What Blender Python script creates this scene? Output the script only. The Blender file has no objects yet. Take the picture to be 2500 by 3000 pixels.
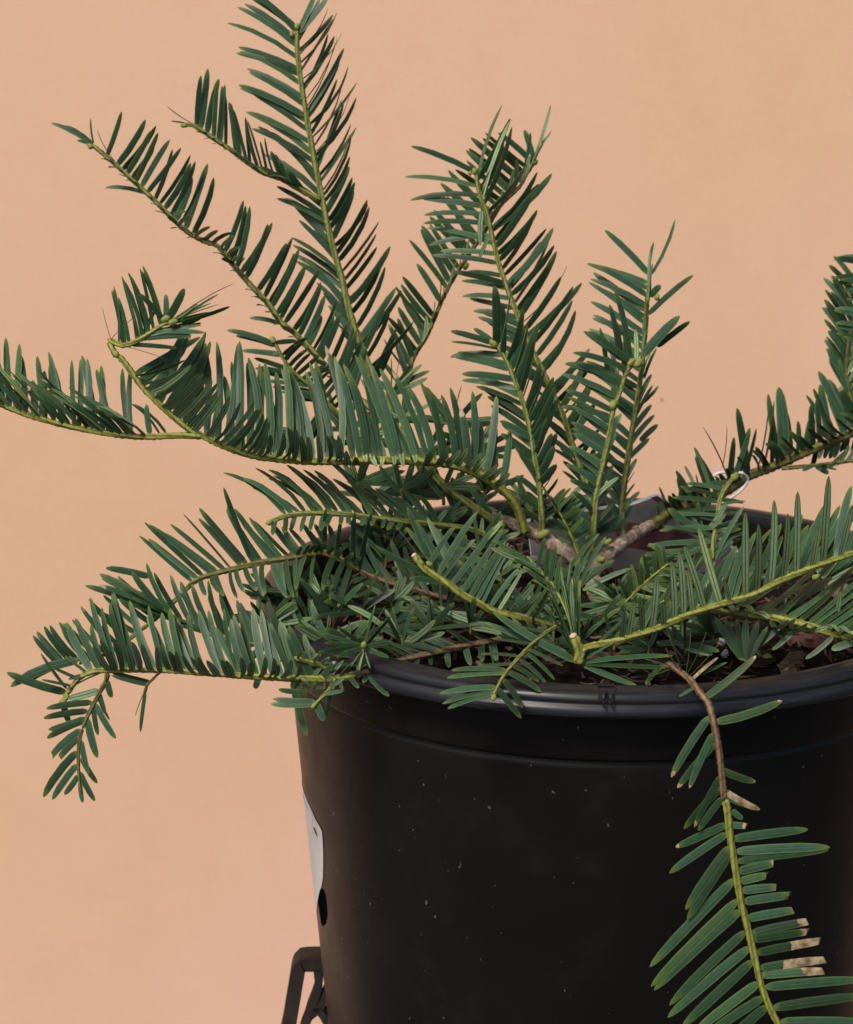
import bpy, math, random
import numpy as np
from mathutils import Vector, Matrix

random.seed(11); np.random.seed(11)
scene = bpy.context.scene
col = scene.collection

# ------------------------------------------------------------------ camera
# distances in metres; S = photograph pixels per metre at the centre of the pot's rim
S = 5722.0; DC = 1.25; FPX = S * DC
PITCH = math.radians(14.8)
HPOT = 0.345; HRIM = 0.95; ZB = HRIM - HPOT       # pot height, rim height above the ground, foot of the pot
RIM = Vector((0, 0, HRIM))
FW = Vector((0, math.cos(PITCH), -math.sin(PITCH)))
UP = Vector((0, math.sin(PITCH), math.cos(PITCH)))
RT = Vector((1, 0, 0))
CAM = RIM - RT * ((1775 - 1250) / S) + UP * ((1700 - 1500) / S) - FW * DC
cd = bpy.data.cameras.new("camera"); cam = bpy.data.objects.new("camera", cd); col.objects.link(cam)
cam.location = CAM
cam.rotation_euler = (math.radians(90) - PITCH, 0, 0)
cd.sensor_fit = 'VERTICAL'; cd.sensor_height = 24; cd.sensor_width = 24 * 2500 / 3000
cd.lens = 24 * FPX / 3000
cd.clip_start = 0.02; cd.clip_end = 200
scene.camera = cam
cd.dof.use_dof = True; cd.dof.focus_distance = 1.13; cd.dof.aperture_fstop = 14
scene.cycles.max_bounces = 6; scene.cycles.transparent_max_bounces = 4

# ------------------------------------------------------------------ sky, sun, exposure
SUN_EL, SUN_AZ = math.radians(52), math.radians(215)   # azimuth clockwise from +Y: front left of the plant
world = bpy.data.worlds.new("World"); scene.world = world; world.use_nodes = True
wn = world.node_tree.nodes; wl = world.node_tree.links
sky = wn.new('ShaderNodeTexSky'); sky.sky_type = 'NISHITA'; sky.sun_disc = False
sky.sun_elevation = SUN_EL; sky.sun_rotation = SUN_AZ
sky.air_density = 1.0; sky.dust_density = 3.0; sky.ozone_density = 1.0
wl.new(sky.outputs[0], wn['Background'].inputs[0]); wn['Background'].inputs[1].default_value = 0.07
sd = bpy.data.lights.new("sun", 'SUN'); sun = bpy.data.objects.new("sun", sd); col.objects.link(sun)
sd.energy = 1.5; sd.angle = math.radians(14); sd.color = (1.0, 0.93, 0.83)
sdir = Vector((math.sin(SUN_AZ) * math.cos(SUN_EL), math.cos(SUN_AZ) * math.cos(SUN_EL), math.sin(SUN_EL)))
sun.rotation_euler = sdir.to_track_quat('Z', 'Y').to_euler(); sun.location = sdir * 3
vs = scene.view_settings
vs.view_transform = 'Standard'; vs.look = 'None'; vs.gamma = 1; vs.exposure = 0.97; vs.use_curve_mapping = False

# ------------------------------------------------------------------ helpers
def P(px, py, d=0.0):
    """point of the place seen at photograph pixel (px, py), d pixels nearer than the rim's centre"""
    z = DC - d / S
    return CAM + RT * ((px - 1250) / FPX * z) + UP * (-(py - 1500) / FPX * z) + FW * z

def V(px, py, d, dx, dy, dd):
    return P(px + dx, py + dy, d + dd) - P(px, py, d)

def pix(p):
    v = p - CAM; z = v.dot(FW)
    return 1250 + v.dot(RT) / z * FPX, 1500 - v.dot(UP) / z * FPX, (DC - z) * S

def tag(o, label=None, cat=None, group=None, kind=None):
    if label: o['label'] = label
    if cat: o['category'] = cat
    if group: o['group'] = group
    if kind: o['kind'] = kind
    return o

def link(o, parent=None):
    col.objects.link(o)
    if parent is not None: o.parent = parent
    return o

def empty(name, loc=(0, 0, 0)):
    o = bpy.data.objects.new(name, None); o.location = loc; o.empty_display_size = 0.03
    return link(o)

def mesh(name, verts, faces, mats, parent=None, smooth=True, midx=None):
    """vertices are in world space; a parent is an Empty or mesh at a known origin without rotation"""
    m = bpy.data.meshes.new(name)
    off = Vector((0, 0, 0))
    q = parent
    while q is not None:
        off += q.location; q = q.parent
    m.from_pydata([tuple(Vector(v) - off) for v in verts], [], faces)
    for a in (mats if isinstance(mats, (list, tuple)) else [mats]): m.materials.append(a)
    if midx is not None: m.polygons.foreach_set('material_index', midx)
    if smooth: m.polygons.foreach_set('use_smooth', [True] * len(m.polygons))
    m.update()
    return link(bpy.data.objects.new(name, m), parent)

def nmat(name):
    m = bpy.data.materials.new(name); m.use_nodes = True
    nt = m.node_tree; b = nt.nodes['Principled BSDF']
    return m, nt, b

def N(nt, t, **kw):
    n = nt.nodes.new(t)
    for k, v in kw.items():
        if k.startswith('i_'): n.inputs[k[2:].replace('_', ' ')].default_value = v
        else: setattr(n, k, v)
    return n

def mixc(nt, fac, a, b, blend='MIX'):
    n = nt.nodes.new('ShaderNodeMix'); n.data_type = 'RGBA'; n.blend_type = blend
    for s, x in ((0, fac), (6, a), (7, b)):
        if hasattr(x, 'links') or hasattr(x, 'is_linked'): nt.links.new(x, n.inputs[s])
        else: n.inputs[s].default_value = (*x, 1) if isinstance(x, tuple) and len(x) == 3 else x
    return n.outputs[2]

def ramp(nt, src, stops):
    r = nt.nodes.new('ShaderNodeValToRGB'); nt.links.new(src, r.inputs[0])
    e = r.color_ramp.elements
    while len(e) < len(stops): e.new(0.5)
    for k, (p, c) in enumerate(stops):
        e[k].position = p; e[k].color = (*c, 1) if len(c) == 3 else c
    return r.outputs[0]

def noise(nt, scale, detail=4, rough=.55, coord='Object', dist=0, stretch=None):
    tc = nt.nodes.new('ShaderNodeTexCoord'); n = nt.nodes.new('ShaderNodeTexNoise')
    n.inputs['Scale'].default_value = scale; n.inputs['Detail'].default_value = detail
    n.inputs['Roughness'].default_value = rough; n.inputs['Distortion'].default_value = dist
    src = tc.outputs[coord]
    if stretch:
        mp = nt.nodes.new('ShaderNodeMapping'); mp.inputs['Scale'].default_value = stretch
        nt.links.new(src, mp.inputs[0]); src = mp.outputs[0]
    nt.links.new(src, n.inputs['Vector'])
    return n.outputs[0]

def bump(nt, b, h, strength, dist):
    n = nt.nodes.new('ShaderNodeBump'); n.inputs['Strength'].default_value = strength
    n.inputs['Distance'].default_value = dist
    nt.links.new(h, n.inputs['Height']); nt.links.new(n.outputs[0], b.inputs['Normal'])

# ------------------------------------------------------------------ materials
def mat_wall():
    m, nt, b = nmat("peach_painted_wall")
    big = noise(nt, 1.3, 3, .5)
    c = ramp(nt, big, [(.36, (.735, .465, .295)), (.64, (.79, .487, .358))])
    w1 = noise(nt, 60, 2, .6, stretch=(1, 1, 14)); w2 = noise(nt, 60, 2, .6, stretch=(14, 1, 1))
    c = mixc(nt, .035, c, w1, 'OVERLAY'); c = mixc(nt, .03, c, w2, 'OVERLAY')
    bl = noise(nt, 14, 5, .7, dist=.6); c = mixc(nt, .07, c, bl, 'OVERLAY')
    f = noise(nt, 420, 3, .6)
    c = mixc(nt, .07, c, f, 'OVERLAY')
    nt.links.new(c, b.inputs['Base Color']); b.inputs['Roughness'].default_value = .9
    b.inputs['Specular IOR Level'].default_value = .2
    bump(nt, b, f, .2, .0008)
    return m

def mat_leaf(name, under):
    m, nt, b = nmat(name)
    uv = N(nt, 'ShaderNodeUVMap'); sep = N(nt, 'ShaderNodeSeparateXYZ'); nt.links.new(uv.outputs[0], sep.inputs[0])
    u, v = sep.outputs[0], sep.outputs[1]
    at = N(nt, 'ShaderNodeAttribute', attribute_name='leafcol'); sc = N(nt, 'ShaderNodeSeparateColor')
    nt.links.new(at.outputs['Color'], sc.inputs[0])
    rnd, age, brn = sc.outputs[0], sc.outputs[1], sc.outputs[2]
    if under:
        # two pale bands between green midrib and margins
        band = ramp(nt, u, [(0, (.085, .15, .022)), (.10, (.085, .15, .022)), (.17, (.205, .295, .175)), (.42, (.205, .295, .175)),
                            (.44, (.025, .045, .012)), (.475, (.06, .10, .025)), (.525, (.06, .10, .025)), (.56, (.025, .045, .012)),
                            (.58, (.205, .295, .175)), (.83, (.205, .295, .175)), (.90, (.085, .15, .022)), (1, (.085, .15, .022))])
    else:
        g1, g2, mr, mg = (.033, .075, .037), (.028, .066, .034), (.044, .098, .042), (.066, .125, .032)
        band = ramp(nt, u, [(0, mg), (.07, mg), (.14, g1), (.38, g2), (.43, (.018, .052, .022)), (.46, mr), (.54, mr), (.57, (.018, .052, .022)), (.62, g2), (.86, g1), (.93, mg), (1, mg)])
    mot = noise(nt, 260, 4, .6)
    c = mixc(nt, .35, band, mot, 'OVERLAY')
    # leaf to leaf variation
    var = ramp(nt, rnd, [(0, (.5, .52, .38)), (.35, (.85, .9, .85)), (.6, (1, 1, 1)), (.85, (1.3, 1.3, 1.5)), (1, (1.6, 1.42, 1.15))])
    c = mixc(nt, 1.0, c, var, 'MULTIPLY')
    # yellower young growth / dull old growth
    old = ramp(nt, age, [(0, (1, 1, 1)), (.5, (1, 1, 1)), (1, (2.6, 1.55, .75))])
    c = mixc(nt, 1.0, c, old, 'MULTIPLY')
    dull = ramp(nt, age, [(0, (.85, .85, .85)), (.3, (0, 0, 0)), (1, (0, 0, 0))])
    c = mixc(nt, dull, c, (.022, .026, .013))
    # tip slightly yellow
    tipf = ramp(nt, v, [(.80, (0, 0, 0)), (1, (.7, .7, .7))])
    c = mixc(nt, tipf, c, (.12, .17, .03))
    basef = ramp(nt, v, [(0, (.7, .7, .7)), (.10, (0, 0, 0))])
    c = mixc(nt, basef, c, (.13, .17, .03))
    # dead brown end where the attribute asks for it
    mt = N(nt, 'ShaderNodeMath', operation='GREATER_THAN'); nz = N(nt, 'ShaderNodeMath', operation='MULTIPLY_ADD')
    nt.links.new(mot, nz.inputs[0]); nz.inputs[1].default_value = .22; nt.links.new(v, nz.inputs[2])
    ad = N(nt, 'ShaderNodeMath', operation='SUBTRACT'); nt.links.new(nz.outputs[0], ad.inputs[0]); ad.inputs[1].default_value = .11
    nt.links.new(ad.outputs[0], mt.inputs[0]); nt.links.new(brn, mt.inputs[1])
    dead = ramp(nt, mot, [(.35, (.16, .095, .05)), (.6, (.42, .33, .20))])
    c = mixc(nt, mt.outputs[0], c, dead)
    nt.links.new(c, b.inputs['Base Color'])
    b.inputs['Roughness'].default_value = .62 if under else .42
    b.inputs['Specular IOR Level'].default_value = .22 if under else .28
    g = ramp(nt, u, [(0, (1, 1, 1)), (.1, (.6, .6, .6)), (.44, (.7, .7, .7)), (.5, (.0, .0, .0)), (.56, (.7, .7, .7)), (.9, (.6, .6, .6)), (1, (1, 1, 1))])
    hh = mixc(nt, .25, g, mot)
    bump(nt, b, hh, .28, .0006)
    tr = N(nt, 'ShaderNodeBsdfTranslucent'); nt.links.new(mixc(nt, 1.0, c, (1.5, 1.6, .5), 'MULTIPLY'), tr.inputs[0])
    mx = N(nt, 'ShaderNodeMixShader'); mx.inputs[0].default_value = .14
    out = nt.nodes['Material Output']
    nt.links.new(b.outputs[0], mx.inputs[1]); nt.links.new(tr.outputs[0], mx.inputs[2]); nt.links.new(mx.outputs[0], out.inputs[0])
    return m

def mat_stem(name, c1, c2, c3, scale=300, rough=.6, bs=.6, ridges=True):
    m, nt, b = nmat(name)
    n1 = noise(nt, scale, 5, .65); n2 = noise(nt, scale * .22, 3, .6)
    c = ramp(nt, n1, [(.34, c1), (.52, c2), (.72, c3)])
    c = mixc(nt, .5 if ridges else .25, c, mixc(nt, n2, c1, c3), 'MIX')
    h = n1
    if ridges:
        uv = N(nt, 'ShaderNodeUVMap'); sep = N(nt, 'ShaderNodeSeparateXYZ'); nt.links.new(uv.outputs[0], sep.inputs[0])
        def lin(ku, kv, jit):
            p = N(nt, 'ShaderNodeMath', operation='MULTIPLY'); nt.links.new(sep.outputs[0], p.inputs[0]); p.inputs[1].default_value = ku
            q = N(nt, 'ShaderNodeMath', operation='MULTIPLY_ADD'); nt.links.new(sep.outputs[1], q.inputs[0]); q.inputs[1].default_value = kv; nt.links.new(p.outputs[0], q.inputs[2])
            s = N(nt, 'ShaderNodeMath', operation='MULTIPLY_ADD'); nt.links.new(n2, s.inputs[0]); s.inputs[1].default_value = jit; nt.links.new(q.outputs[0], s.inputs[2])
            f = N(nt, 'ShaderNodeMath', operation='FRACT'); nt.links.new(s.outputs[0], f.inputs[0]); return f.outputs[0]
        r1 = ramp(nt, lin(5, 30, .5), [(0, (.42, .40, .36)), (.14, (.8, .8, .8)), (.5, (1.15, 1.15, 1.12)), (.86, (.8, .8, .8)), (1, (.42, .40, .36))])
        r2 = ramp(nt, lin(1, 150, .6), [(0, (.5, .42, .3)), (.10, (.7, .65, .5)), (.2, (1, 1, 1)), (1, (1, 1, 1))])
        c = mixc(nt, 1.0, c, r1, 'MULTIPLY'); c = mixc(nt, .8, c, r2, 'MULTIPLY')
        h = mixc(nt, .3, r1, n1)
    nt.links.new(c, b.inputs['Base Color']); b.inputs['Roughness'].default_value = rough
    b.inputs['Specular IOR Level'].default_value = .3
    bump(nt, b, h, bs, .0012)
    return m

def mat_pot():
    m, nt, b = nmat("black_nursery_plastic")
    n1 = noise(nt, 9, 4, .6); n2 = noise(nt, 420, 2, .5)
    sp = noise(nt, 310, 1, .4)
    c = ramp(nt, n1, [(.3, (.006, .0052, .005)), (.7, (.009, .008, .0078))])
    dust = noise(nt, 26, 5, .7)
    c = mixc(nt, ramp(nt, dust, [(.56, (0, 0, 0)), (.8, (.14, .14, .14))]), c, (.04, .036, .034))
    spk = ramp(nt, sp, [(.765, (0, 0, 0)), (.79, (1, 1, 1))])
    c = mixc(nt, spk, c, (.085, .08, .076))
    scr = noise(nt, 34, 6, .75, dist=1.5, stretch=(1, 1, .35)); scr = ramp(nt, scr, [(.488, (0, 0, 0)), (.5, (.5, .5, .5)), (.512, (0, 0, 0))])
    msk = ramp(nt, noise(nt, 7, 2, .5), [(.55, (0, 0, 0)), (.68, (.5, .5, .5))])
    c = mixc(nt, mixc(nt, 1.0, scr, msk, 'MULTIPLY'), c, (.05, .047, .045))
    nt.links.new(c, b.inputs['Base Color'])
    r = ramp(nt, dust, [(.3, (.33, .33, .33)), (.75, (.5, .5, .5))]); nt.links.new(r, b.inputs['Roughness'])
    b.inputs['Specular IOR Level'].default_value = .17
    bump(nt, b, n2, .08, .0006)
    return m

def mat_rim():
    m, nt, b = nmat("scuffed_black_rim_plastic")
    tc = N(nt, 'ShaderNodeTexCoord'); sp = N(nt, 'ShaderNodeSeparateXYZ'); nt.links.new(tc.outputs['Object'], sp.inputs[0])
    n = noise(nt, 30, 4, .7, stretch=(1, 1, 26)); n2 = noise(nt, 16, 3, .6)
    c = ramp(nt, n, [(.35, (.007, .0075, .009)), (.62, (.018, .019, .023)), (.8, (.04, .043, .052))])
    nt.links.new(c, b.inputs['Base Color'])
    nt.links.new(ramp(nt, n2, [(.3, (.22, .22, .22)), (.7, (.42, .42, .42))]), b.inputs['Roughness'])
    b.inputs['Specular IOR Level'].default_value = .22
    bump(nt, b, n, .15, .0008)
    return m

def mat_plain(name, c, rough=.6, var=.0, spec=.3, scale=120):
    m, nt, b = nmat(name)
    if var:
        n = noise(nt, scale, 5, .65)
        lo = tuple(x * (1 - var) for x in c); hi = tuple(min(1, x * (1 + var)) for x in c)
        nt.links.new(ramp(nt, n, [(.3, lo), (.7, hi)]), b.inputs['Base Color']); bump(nt, b, n, .3, .0008)
    else: b.inputs['Base Color'].default_value = (*c, 1)
    b.inputs['Roughness'].default_value = rough; b.inputs['Specular IOR Level'].default_value = spec
    return m

M = dict(
    wall=mat_wall(), top=mat_leaf("leaf_upper_side", False), under=mat_leaf("leaf_under_side", True),
    green=mat_stem("green_stem", (.12, .14, .03), (.20, .225, .05), (.29, .31, .09), 260),
    lime=mat_stem("yellow_green_stem", (.155, .155, .025), (.245, .255, .042), (.34, .36, .085), 220),
    brown=mat_stem("brown_twig", (.085, .048, .024), (.19, .115, .06), (.31, .205, .12), 320),
    bark=mat_stem("flaky_bark", (.045, .024, .016), (.27, .18, .125), (.60, .52, .40), 330, .85, 1.0, False),
    oldg=mat_stem("old_green_stem", (.075, .065, .016), (.13, .12, .03), (.19, .175, .05), 300),
    bud=mat_stem("bud_scale", (.15, .16, .03), (.21, .24, .05), (.30, .32, .09), 500, ridges=False),
    cut=mat_plain("cut_wood", (.55, .40, .27), .8, .3),
    chewed=mat_plain("dry_cut_leaf_edge", (.55, .45, .30), .8, .2),
    pot=mat_pot(), rim=mat_rim(),
    soil=mat_plain("potting_soil", (.008, .0052, .004), .95, .6, .1, 160),
    ground=mat_plain("asphalt_ground", (.055, .052, .05), .9, .25, .2, 30),
    paper=mat_plain("white_label_paper", (.70, .67, .64), .7, .06),
    card=mat_plain("grey_tag_print", (.13, .115, .11), .5, .25, .3, 60),
    cardred=mat_plain("dark_red_tag_print", (.085, .02, .022), .5, .4, .3, 90),
    white=mat_plain("white_plastic", (.74, .73, .72), .45, .0),
    stand=mat_plain("brown_painted_metal", (.028, .020, .016), .65, .35, .2, 90),
    ink=mat_plain("black_ink", (.006, .006, .007), .5),
    matt_black=mat_plain("matt_black_patch", (.004, .0035, .003), 1.0, 0, 0.0),
)
def chip_mat(name, c): return mat_plain(name, c, .9, .35, .15, 200)
CH = [chip_mat("reddish_bark", (.10, .048, .035)), chip_mat("brown_bark", (.035, .022, .015)), chip_mat("pale_wood", (.13, .095, .065))]
M['weed'] = mat_plain("weed_leaf_green", (.12, .22, .05), .5, .3)
M['perlite'] = mat_plain("perlite", (.42, .42, .41), .9, .15)

# ------------------------------------------------------------------ setting
WALL_Y = 0.62
w = mesh("wall", [(-4, WALL_Y, -.02), (4, WALL_Y, -.02), (4, WALL_Y, 3.2), (-4, WALL_Y, 3.2),
                  (-4, WALL_Y + .1, -.02), (4, WALL_Y + .1, -.02), (4, WALL_Y + .1, 3.2), (-4, WALL_Y + .1, 3.2)],
         [(0, 1, 2, 3), (5, 4, 7, 6), (3, 2, 6, 7), (4, 0, 3, 7), (1, 5, 6, 2), (1, 0, 4, 5)], M['wall'], smooth=False)
tag(w, kind='structure')
g = mesh("ground", [(-6, -6, 0), (6, -6, 0), (6, WALL_Y, 0), (-6, WALL_Y, 0)], [(0, 1, 2, 3)], M['ground'], smooth=False)
tag(g, kind='structure')

def disc_patch(name, c, nrm, rx, rz, mat, parent, n=14, jit=.15, rnd=random):
    nrm = nrm.normalized(); a = nrm.cross(Vector((0, 0, 1))).normalized(); bb = a.cross(nrm)
    vs_ = [c] + [c + a * rx * math.cos(k / n * 6.2832) * (1 + rnd.uniform(-jit, jit)) + bb * rz * math.sin(k / n * 6.2832) * (1 + rnd.uniform(-jit, jit)) for k in range(n)]
    return mesh(name, vs_, [(0, 1 + k, 1 + (k + 1) % n) for k in range(n)], mat, parent, smooth=False)

def on_wall(px, py):
    o = P(px, py, 0) - CAM; t = (WALL_Y - CAM.y) / o.y
    return CAM + o * t
sm = mat_plain("wall_smudge", (.40, .24, .17), .9, .2)
disc_patch("smudge", on_wall(1938, 1168) - Vector((0, .001, 0)), Vector((0, -1, 0)), .0011, .0007, sm, w)

# ------------------------------------------------------------------ pot
def lathe(name, prof, mat, parent, n=160, wob=0.0):
    vs_, fs = [], []
    for k in range(n):
        a = k / n * 2 * math.pi
        wo = 1 + wob * (math.sin(2 * a + .7) + .5 * math.sin(3 * a + 2))
        for (r, z) in prof: vs_.append((r * wo * math.cos(a), r * wo * math.sin(a), z))
    m_ = len(prof)
    for k in range(n):
        k2 = (k + 1) % n
        for j in range(m_ - 1):
            fs.append((k * m_ + j, k2 * m_ + j, k2 * m_ + j + 1, k * m_ + j + 1))
    o = mesh(name, vs_, fs, mat, parent)
    return o

HB = .004
def pot_r(h):     # outer radius of the body h metres below the rim top
    if h < .037: return .1655 - .02 * h
    return .1625 - .088 * (h - .037)
pot = empty("flower_pot")
tag(pot, "large round black plastic nursery pot with a rolled rim, holding the plant", "pot")
prof = [(pot_r(.010), HRIM - .010), (pot_r(.02), HRIM - .02), (pot_r(.0355), HRIM - .0355), (pot_r(.0365) - .0006, HRIM - .0368),
        (.1612, HRIM - .0376), (.1608, HRIM - .0386), (.1618, HRIM - .0396), (pot_r(.042), HRIM - .042)]
hh = .06
while hh < HPOT - .012:
    prof.append((pot_r(hh), HRIM - hh)); hh += .02
prof += [(pot_r(HPOT - .008), ZB + .010), (pot_r(HPOT - .006) - .004, ZB + .003), (pot_r(HPOT) - .012, ZB + .001), (0.0005, ZB + .001)]
body = lathe("body", prof, M['pot'], pot, wob=.0012)
inner = [(.0005, HRIM - .09), (.150, HRIM - .09), (.160, HRIM - .03), (.1635, HRIM - .006)]
lathe("inner_wall", inner, M['pot'], pot, wob=.0012)
rp = [(.1632, HRIM - .007), (.1634, HRIM - .002), (.1648, HRIM - .0004), (.168, HRIM + .0002), (.1728, HRIM - .0004), (.1752, HRIM - .0016), (.1764, HRIM - .0034),
      (.1767, HRIM - .0046), (.1761, HRIM - .0054), (.1766, HRIM - .0062), (.1778, HRIM - .0072), (.1786, HRIM - .0086), (.1788, HRIM - .0108), (.1782, HRIM - .0118),
      (.1765, HRIM - .0120), (.172, HRIM - .0112), (.1655, HRIM - .0105)]
rim = lathe("rim", rp, M['rim'], pot, n=200, wob=.0012)

def pot_hit(px, py, off=.0006):
    """outer surface of the pot along a line of sight: returns (angle, depth below rim)"""
    o = (P(px, py, 0) - CAM).normalized(); t = .9
    best = None
    while t < 1.5:
        p = CAM + o * t; h = HRIM - p.z; r = math.hypot(p.x, p.y)
        e = r - pot_r(h)
        if best is None or e < best[0]: best = (e, p, h)
        if e <= 0: break
        t += .0005
    p = best[1]
    return math.atan2(p.y, p.x), best[2]

def pot_pt(a, h, off=.0006):
    r = (pot_r(h) + off) * (1 + .0012 * (math.sin(2 * a + .7) + .5 * math.sin(3 * a + 2)))
    return (r * math.cos(a), r * math.sin(a), HRIM - h)

# white paper label on the left of the pot, its lower corner torn
def pot_patch(name, border, span, mat, off, ncol=14, parent=pot):
    vs_, fs = [], []
    for (px, py, s) in border:
        a, h = pot_hit(px, py)
        if a > 0: a -= 2 * math.pi
        for k in range(ncol + 1):
            vs_.append(pot_pt(a - span * s * k / ncol, h, off))
    for j in range(len(border) - 1):
        for k in range(ncol):
            q = j * (ncol + 1) + k
            fs.append((q, q + 1, q + ncol + 2, q + ncol + 1))
    return mesh(name, vs_, fs, mat, parent)
lab = [(897, 2332, 1), (905, 2352, 1), (916, 2375, 1), (927, 2400, 1), (938, 2418, 1), (946, 2434, 1), (949, 2460, 1), (950, 2500, 1), (950, 2540, 1), (949, 2570, 1), (945, 2595, 1), (938, 2615, 1), (933, 2640, 1), (930, 2668, .8)]
pl = pot_patch("label", lab, .62, M['paper'], .00028)
tag(pl, "white paper label with a torn lower corner")
pot_patch("print_line", [(899, 2356, .5), (903, 2362, .5), (932, 2440, .14), (934, 2449, .10), (935, 2452, .05)], .25, M['ink'], .00045, 6)
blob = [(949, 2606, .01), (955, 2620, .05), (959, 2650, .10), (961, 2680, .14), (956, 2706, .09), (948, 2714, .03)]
pot_patch("black_patch", blob, .9, M['matt_black'], .00022, 8)  # matt black teardrop-shaped patch next to the label's lower corner
# marker scribble on the rim
def rim_pt(px, py):
    o = P(px, py, 0) - CAM; z = HRIM - .0008
    t = (z - CAM.z) / o.z; return CAM + o * t
def stroke(name, pts2, wpx, mat, parent, lift=.0007):
    vs_, fs = [], []
    for i, (x, y) in enumerate(pts2):
        x2, y2 = pts2[min(i + 1, len(pts2) - 1)]; x1, y1 = pts2[max(i - 1, 0)]
        tx, ty = x2 - x1, y2 - y1; l = math.hypot(tx, ty) or 1
        nx, ny = -ty / l * wpx, tx / l * wpx
        for s in (-1, 1):
            p = rim_pt(x + nx * s, y + ny * s)
            r = math.hypot(p.x, p.y); z = np.interp(r, [q[0] for q in rp[3:7]], [q[1] for q in rp[3:7]])
            vs_.append((p.x, p.y, z + lift))
    for i in range(len(pts2) - 1): fs.append((2 * i, 2 * i + 1, 2 * i + 3, 2 * i + 2))
    return mesh(name, vs_, fs, mat, parent, smooth=False)
mk = stroke("pen_mark", [(1800, 2016), (1752, 2015), (1756, 2032), (1768, 2046), (1778, 2030), (1788, 2047), (1798, 2034), (1804, 2020)], 4.2, M['ink'], pot)
tag(mk, "small black hand drawn scribble on the front of the rim")

# ------------------------------------------------------------------ soil
SOIL_H = .022
vs_, fs = [], []
nr, na = 26, 96
rs = np.random.RandomState(3)
vs_.append((0, 0, HRIM - SOIL_H + .012))
for i in range(1, nr + 1):
    for k in range(na):
        a = k / na * 6.28319; r = .1605 * i / nr
        z = HRIM - SOIL_H + .012 * (1 - i / nr) + rs.uniform(-.0028, .0028) * (1 if i < nr else 0)
        vs_.append((r * math.cos(a), r * math.sin(a), z))
for k in range(na): fs.append((0, 1 + k, 1 + (k + 1) % na))
for i in range(nr - 1):
    for k in range(na):
        q = 1 + i * na
        fs.append((q + k, q + na + k, q + na + (k + 1) % na, q + (k + 1) % na))
soil = mesh("soil", vs_, fs, M['soil'])
tag(soil, "dark moist potting soil filling the black pot", "soil", kind='stuff')
def soil_z(x, y):
    r = math.hypot(x, y); return HRIM - SOIL_H + .012 * max(0, 1 - r / .1605)
def on_soil(px, py):
    o = P(px, py, 0) - CAM; z = HRIM - SOIL_H + .003
    t = (z - CAM.z) / o.z; p = CAM + o * t
    p.z = soil_z(p.x, p.y); return p

# ------------------------------------------------------------------ leaves and branches
plant = empty("plum_yew_plant", (0, 0, HRIM - SOIL_H))
tag(plant, "evergreen shrub with long flat dark green needles, growing in the black pot", "plant")

LEAVES = []   # dict(verts, faces, uv, mi, col, branch, samples)
PS = [0, .035, .10, .35, .68, .87, .96, 1.0]
PW = [.26, .66, .93, 1.0, .96, .76, .44, .07]

def leaf(br, base, tip, ctrl, wdir, W, top_to, age=.4, brown=1.2, cut=False, rnd=None, mid_lift=.085):
    """one needle: curved blade with a midrib, upper and lower face; top_to = direction its upper face looks"""
    rnd = random.random() if rnd is None else rnd
    vs_, uv, n = [], [], len(PS)
    L = (tip - base).length
    prevn = None; cutslant = random.uniform(-.9, .9)
    top, bot = [], []
    for i, s in enumerate(PS):
        p = base * (1 - s) ** 2 + ctrl * 2 * s * (1 - s) + tip * s * s
        t = ((ctrl - base) * (1 - s) + (tip - ctrl) * s).normalized()
        a = wdir - t * wdir.dot(t)
        if a.length < 1e-5: a = t.orthogonal()
        a.normalize(); nn = a.cross(t).normalized()
        if prevn is None:
            if nn.dot(top_to) < 0: a = -a; nn = -nn; wdir = -wdir
        prevn = nn
        wv = PW[i]
        if cut and s > .8: wv = .94 - .9 * (s - .8)
        hw = W * .5 * wv
        th = W * .035
        sl = t * (W * cutslant * .5) if (cut and i == n - 1) else t * 0.0
        top.append((p - a * hw - sl, p + nn * W * mid_lift * wv, p + a * hw + sl))
        bot.append((p - a * hw - sl - nn * th, p + nn * (W * mid_lift * wv - th * 2.2), p + a * hw + sl - nn * th))
    verts = [v for r in top for v in r] + [v for r in bot for v in r]
    faces, uvs, mi = [], [], []
    o = 3 * n
    for i in range(n - 1):
        for k in range(2):
            q = 3 * i + k
            faces.append((q, q + 1, q + 4, q + 3)); mi.append(0)
            uvs += [(k / 2, PS[i]), ((k + 1) / 2, PS[i]), ((k + 1) / 2, PS[i + 1]), (k / 2, PS[i + 1])]
            q += o
            faces.append((q + 1, q, q + 3, q + 4)); mi.append(1)
            uvs += [((k + 1) / 2, PS[i]), (k / 2, PS[i]), (k / 2, PS[i + 1]), ((k + 1) / 2, PS[i + 1])]
    for k, sgn in ((0, 1), (2, -1)):       # thin side walls on vertices of their own, so that the faces stay flat
        e0 = len(verts)
        for i in range(n): verts += [top[i][k], bot[i][k]]
        for i in range(n - 1):
            q = e0 + 2 * i; f = (q, q + 2, q + 3, q + 1)
            faces.append(f if sgn > 0 else f[::-1]); mi.append(0)
            uvs += [(0, PS[i])] * 4
    if cut:
        e = 3 * (n - 1)
        faces.append((e, e + 1, e + 1 + o, e + o)); mi.append(2); uvs += [(0, 1)] * 4
        faces.append((e + 1, e + 2, e + 2 + o, e + 1 + o)); mi.append(2); uvs += [(0, 1)] * 4
    smp = [verts[3 * i + k] * (1 - f) + verts[3 * i + 3 + k] * f for i in range(n - 1) for f in (0, .33, .66) for k in range(3)]
    LEAVES.append(dict(v=verts, f=faces, uv=uvs, mi=mi, c=(rnd, age, brown), br=br, s=smp))

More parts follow.
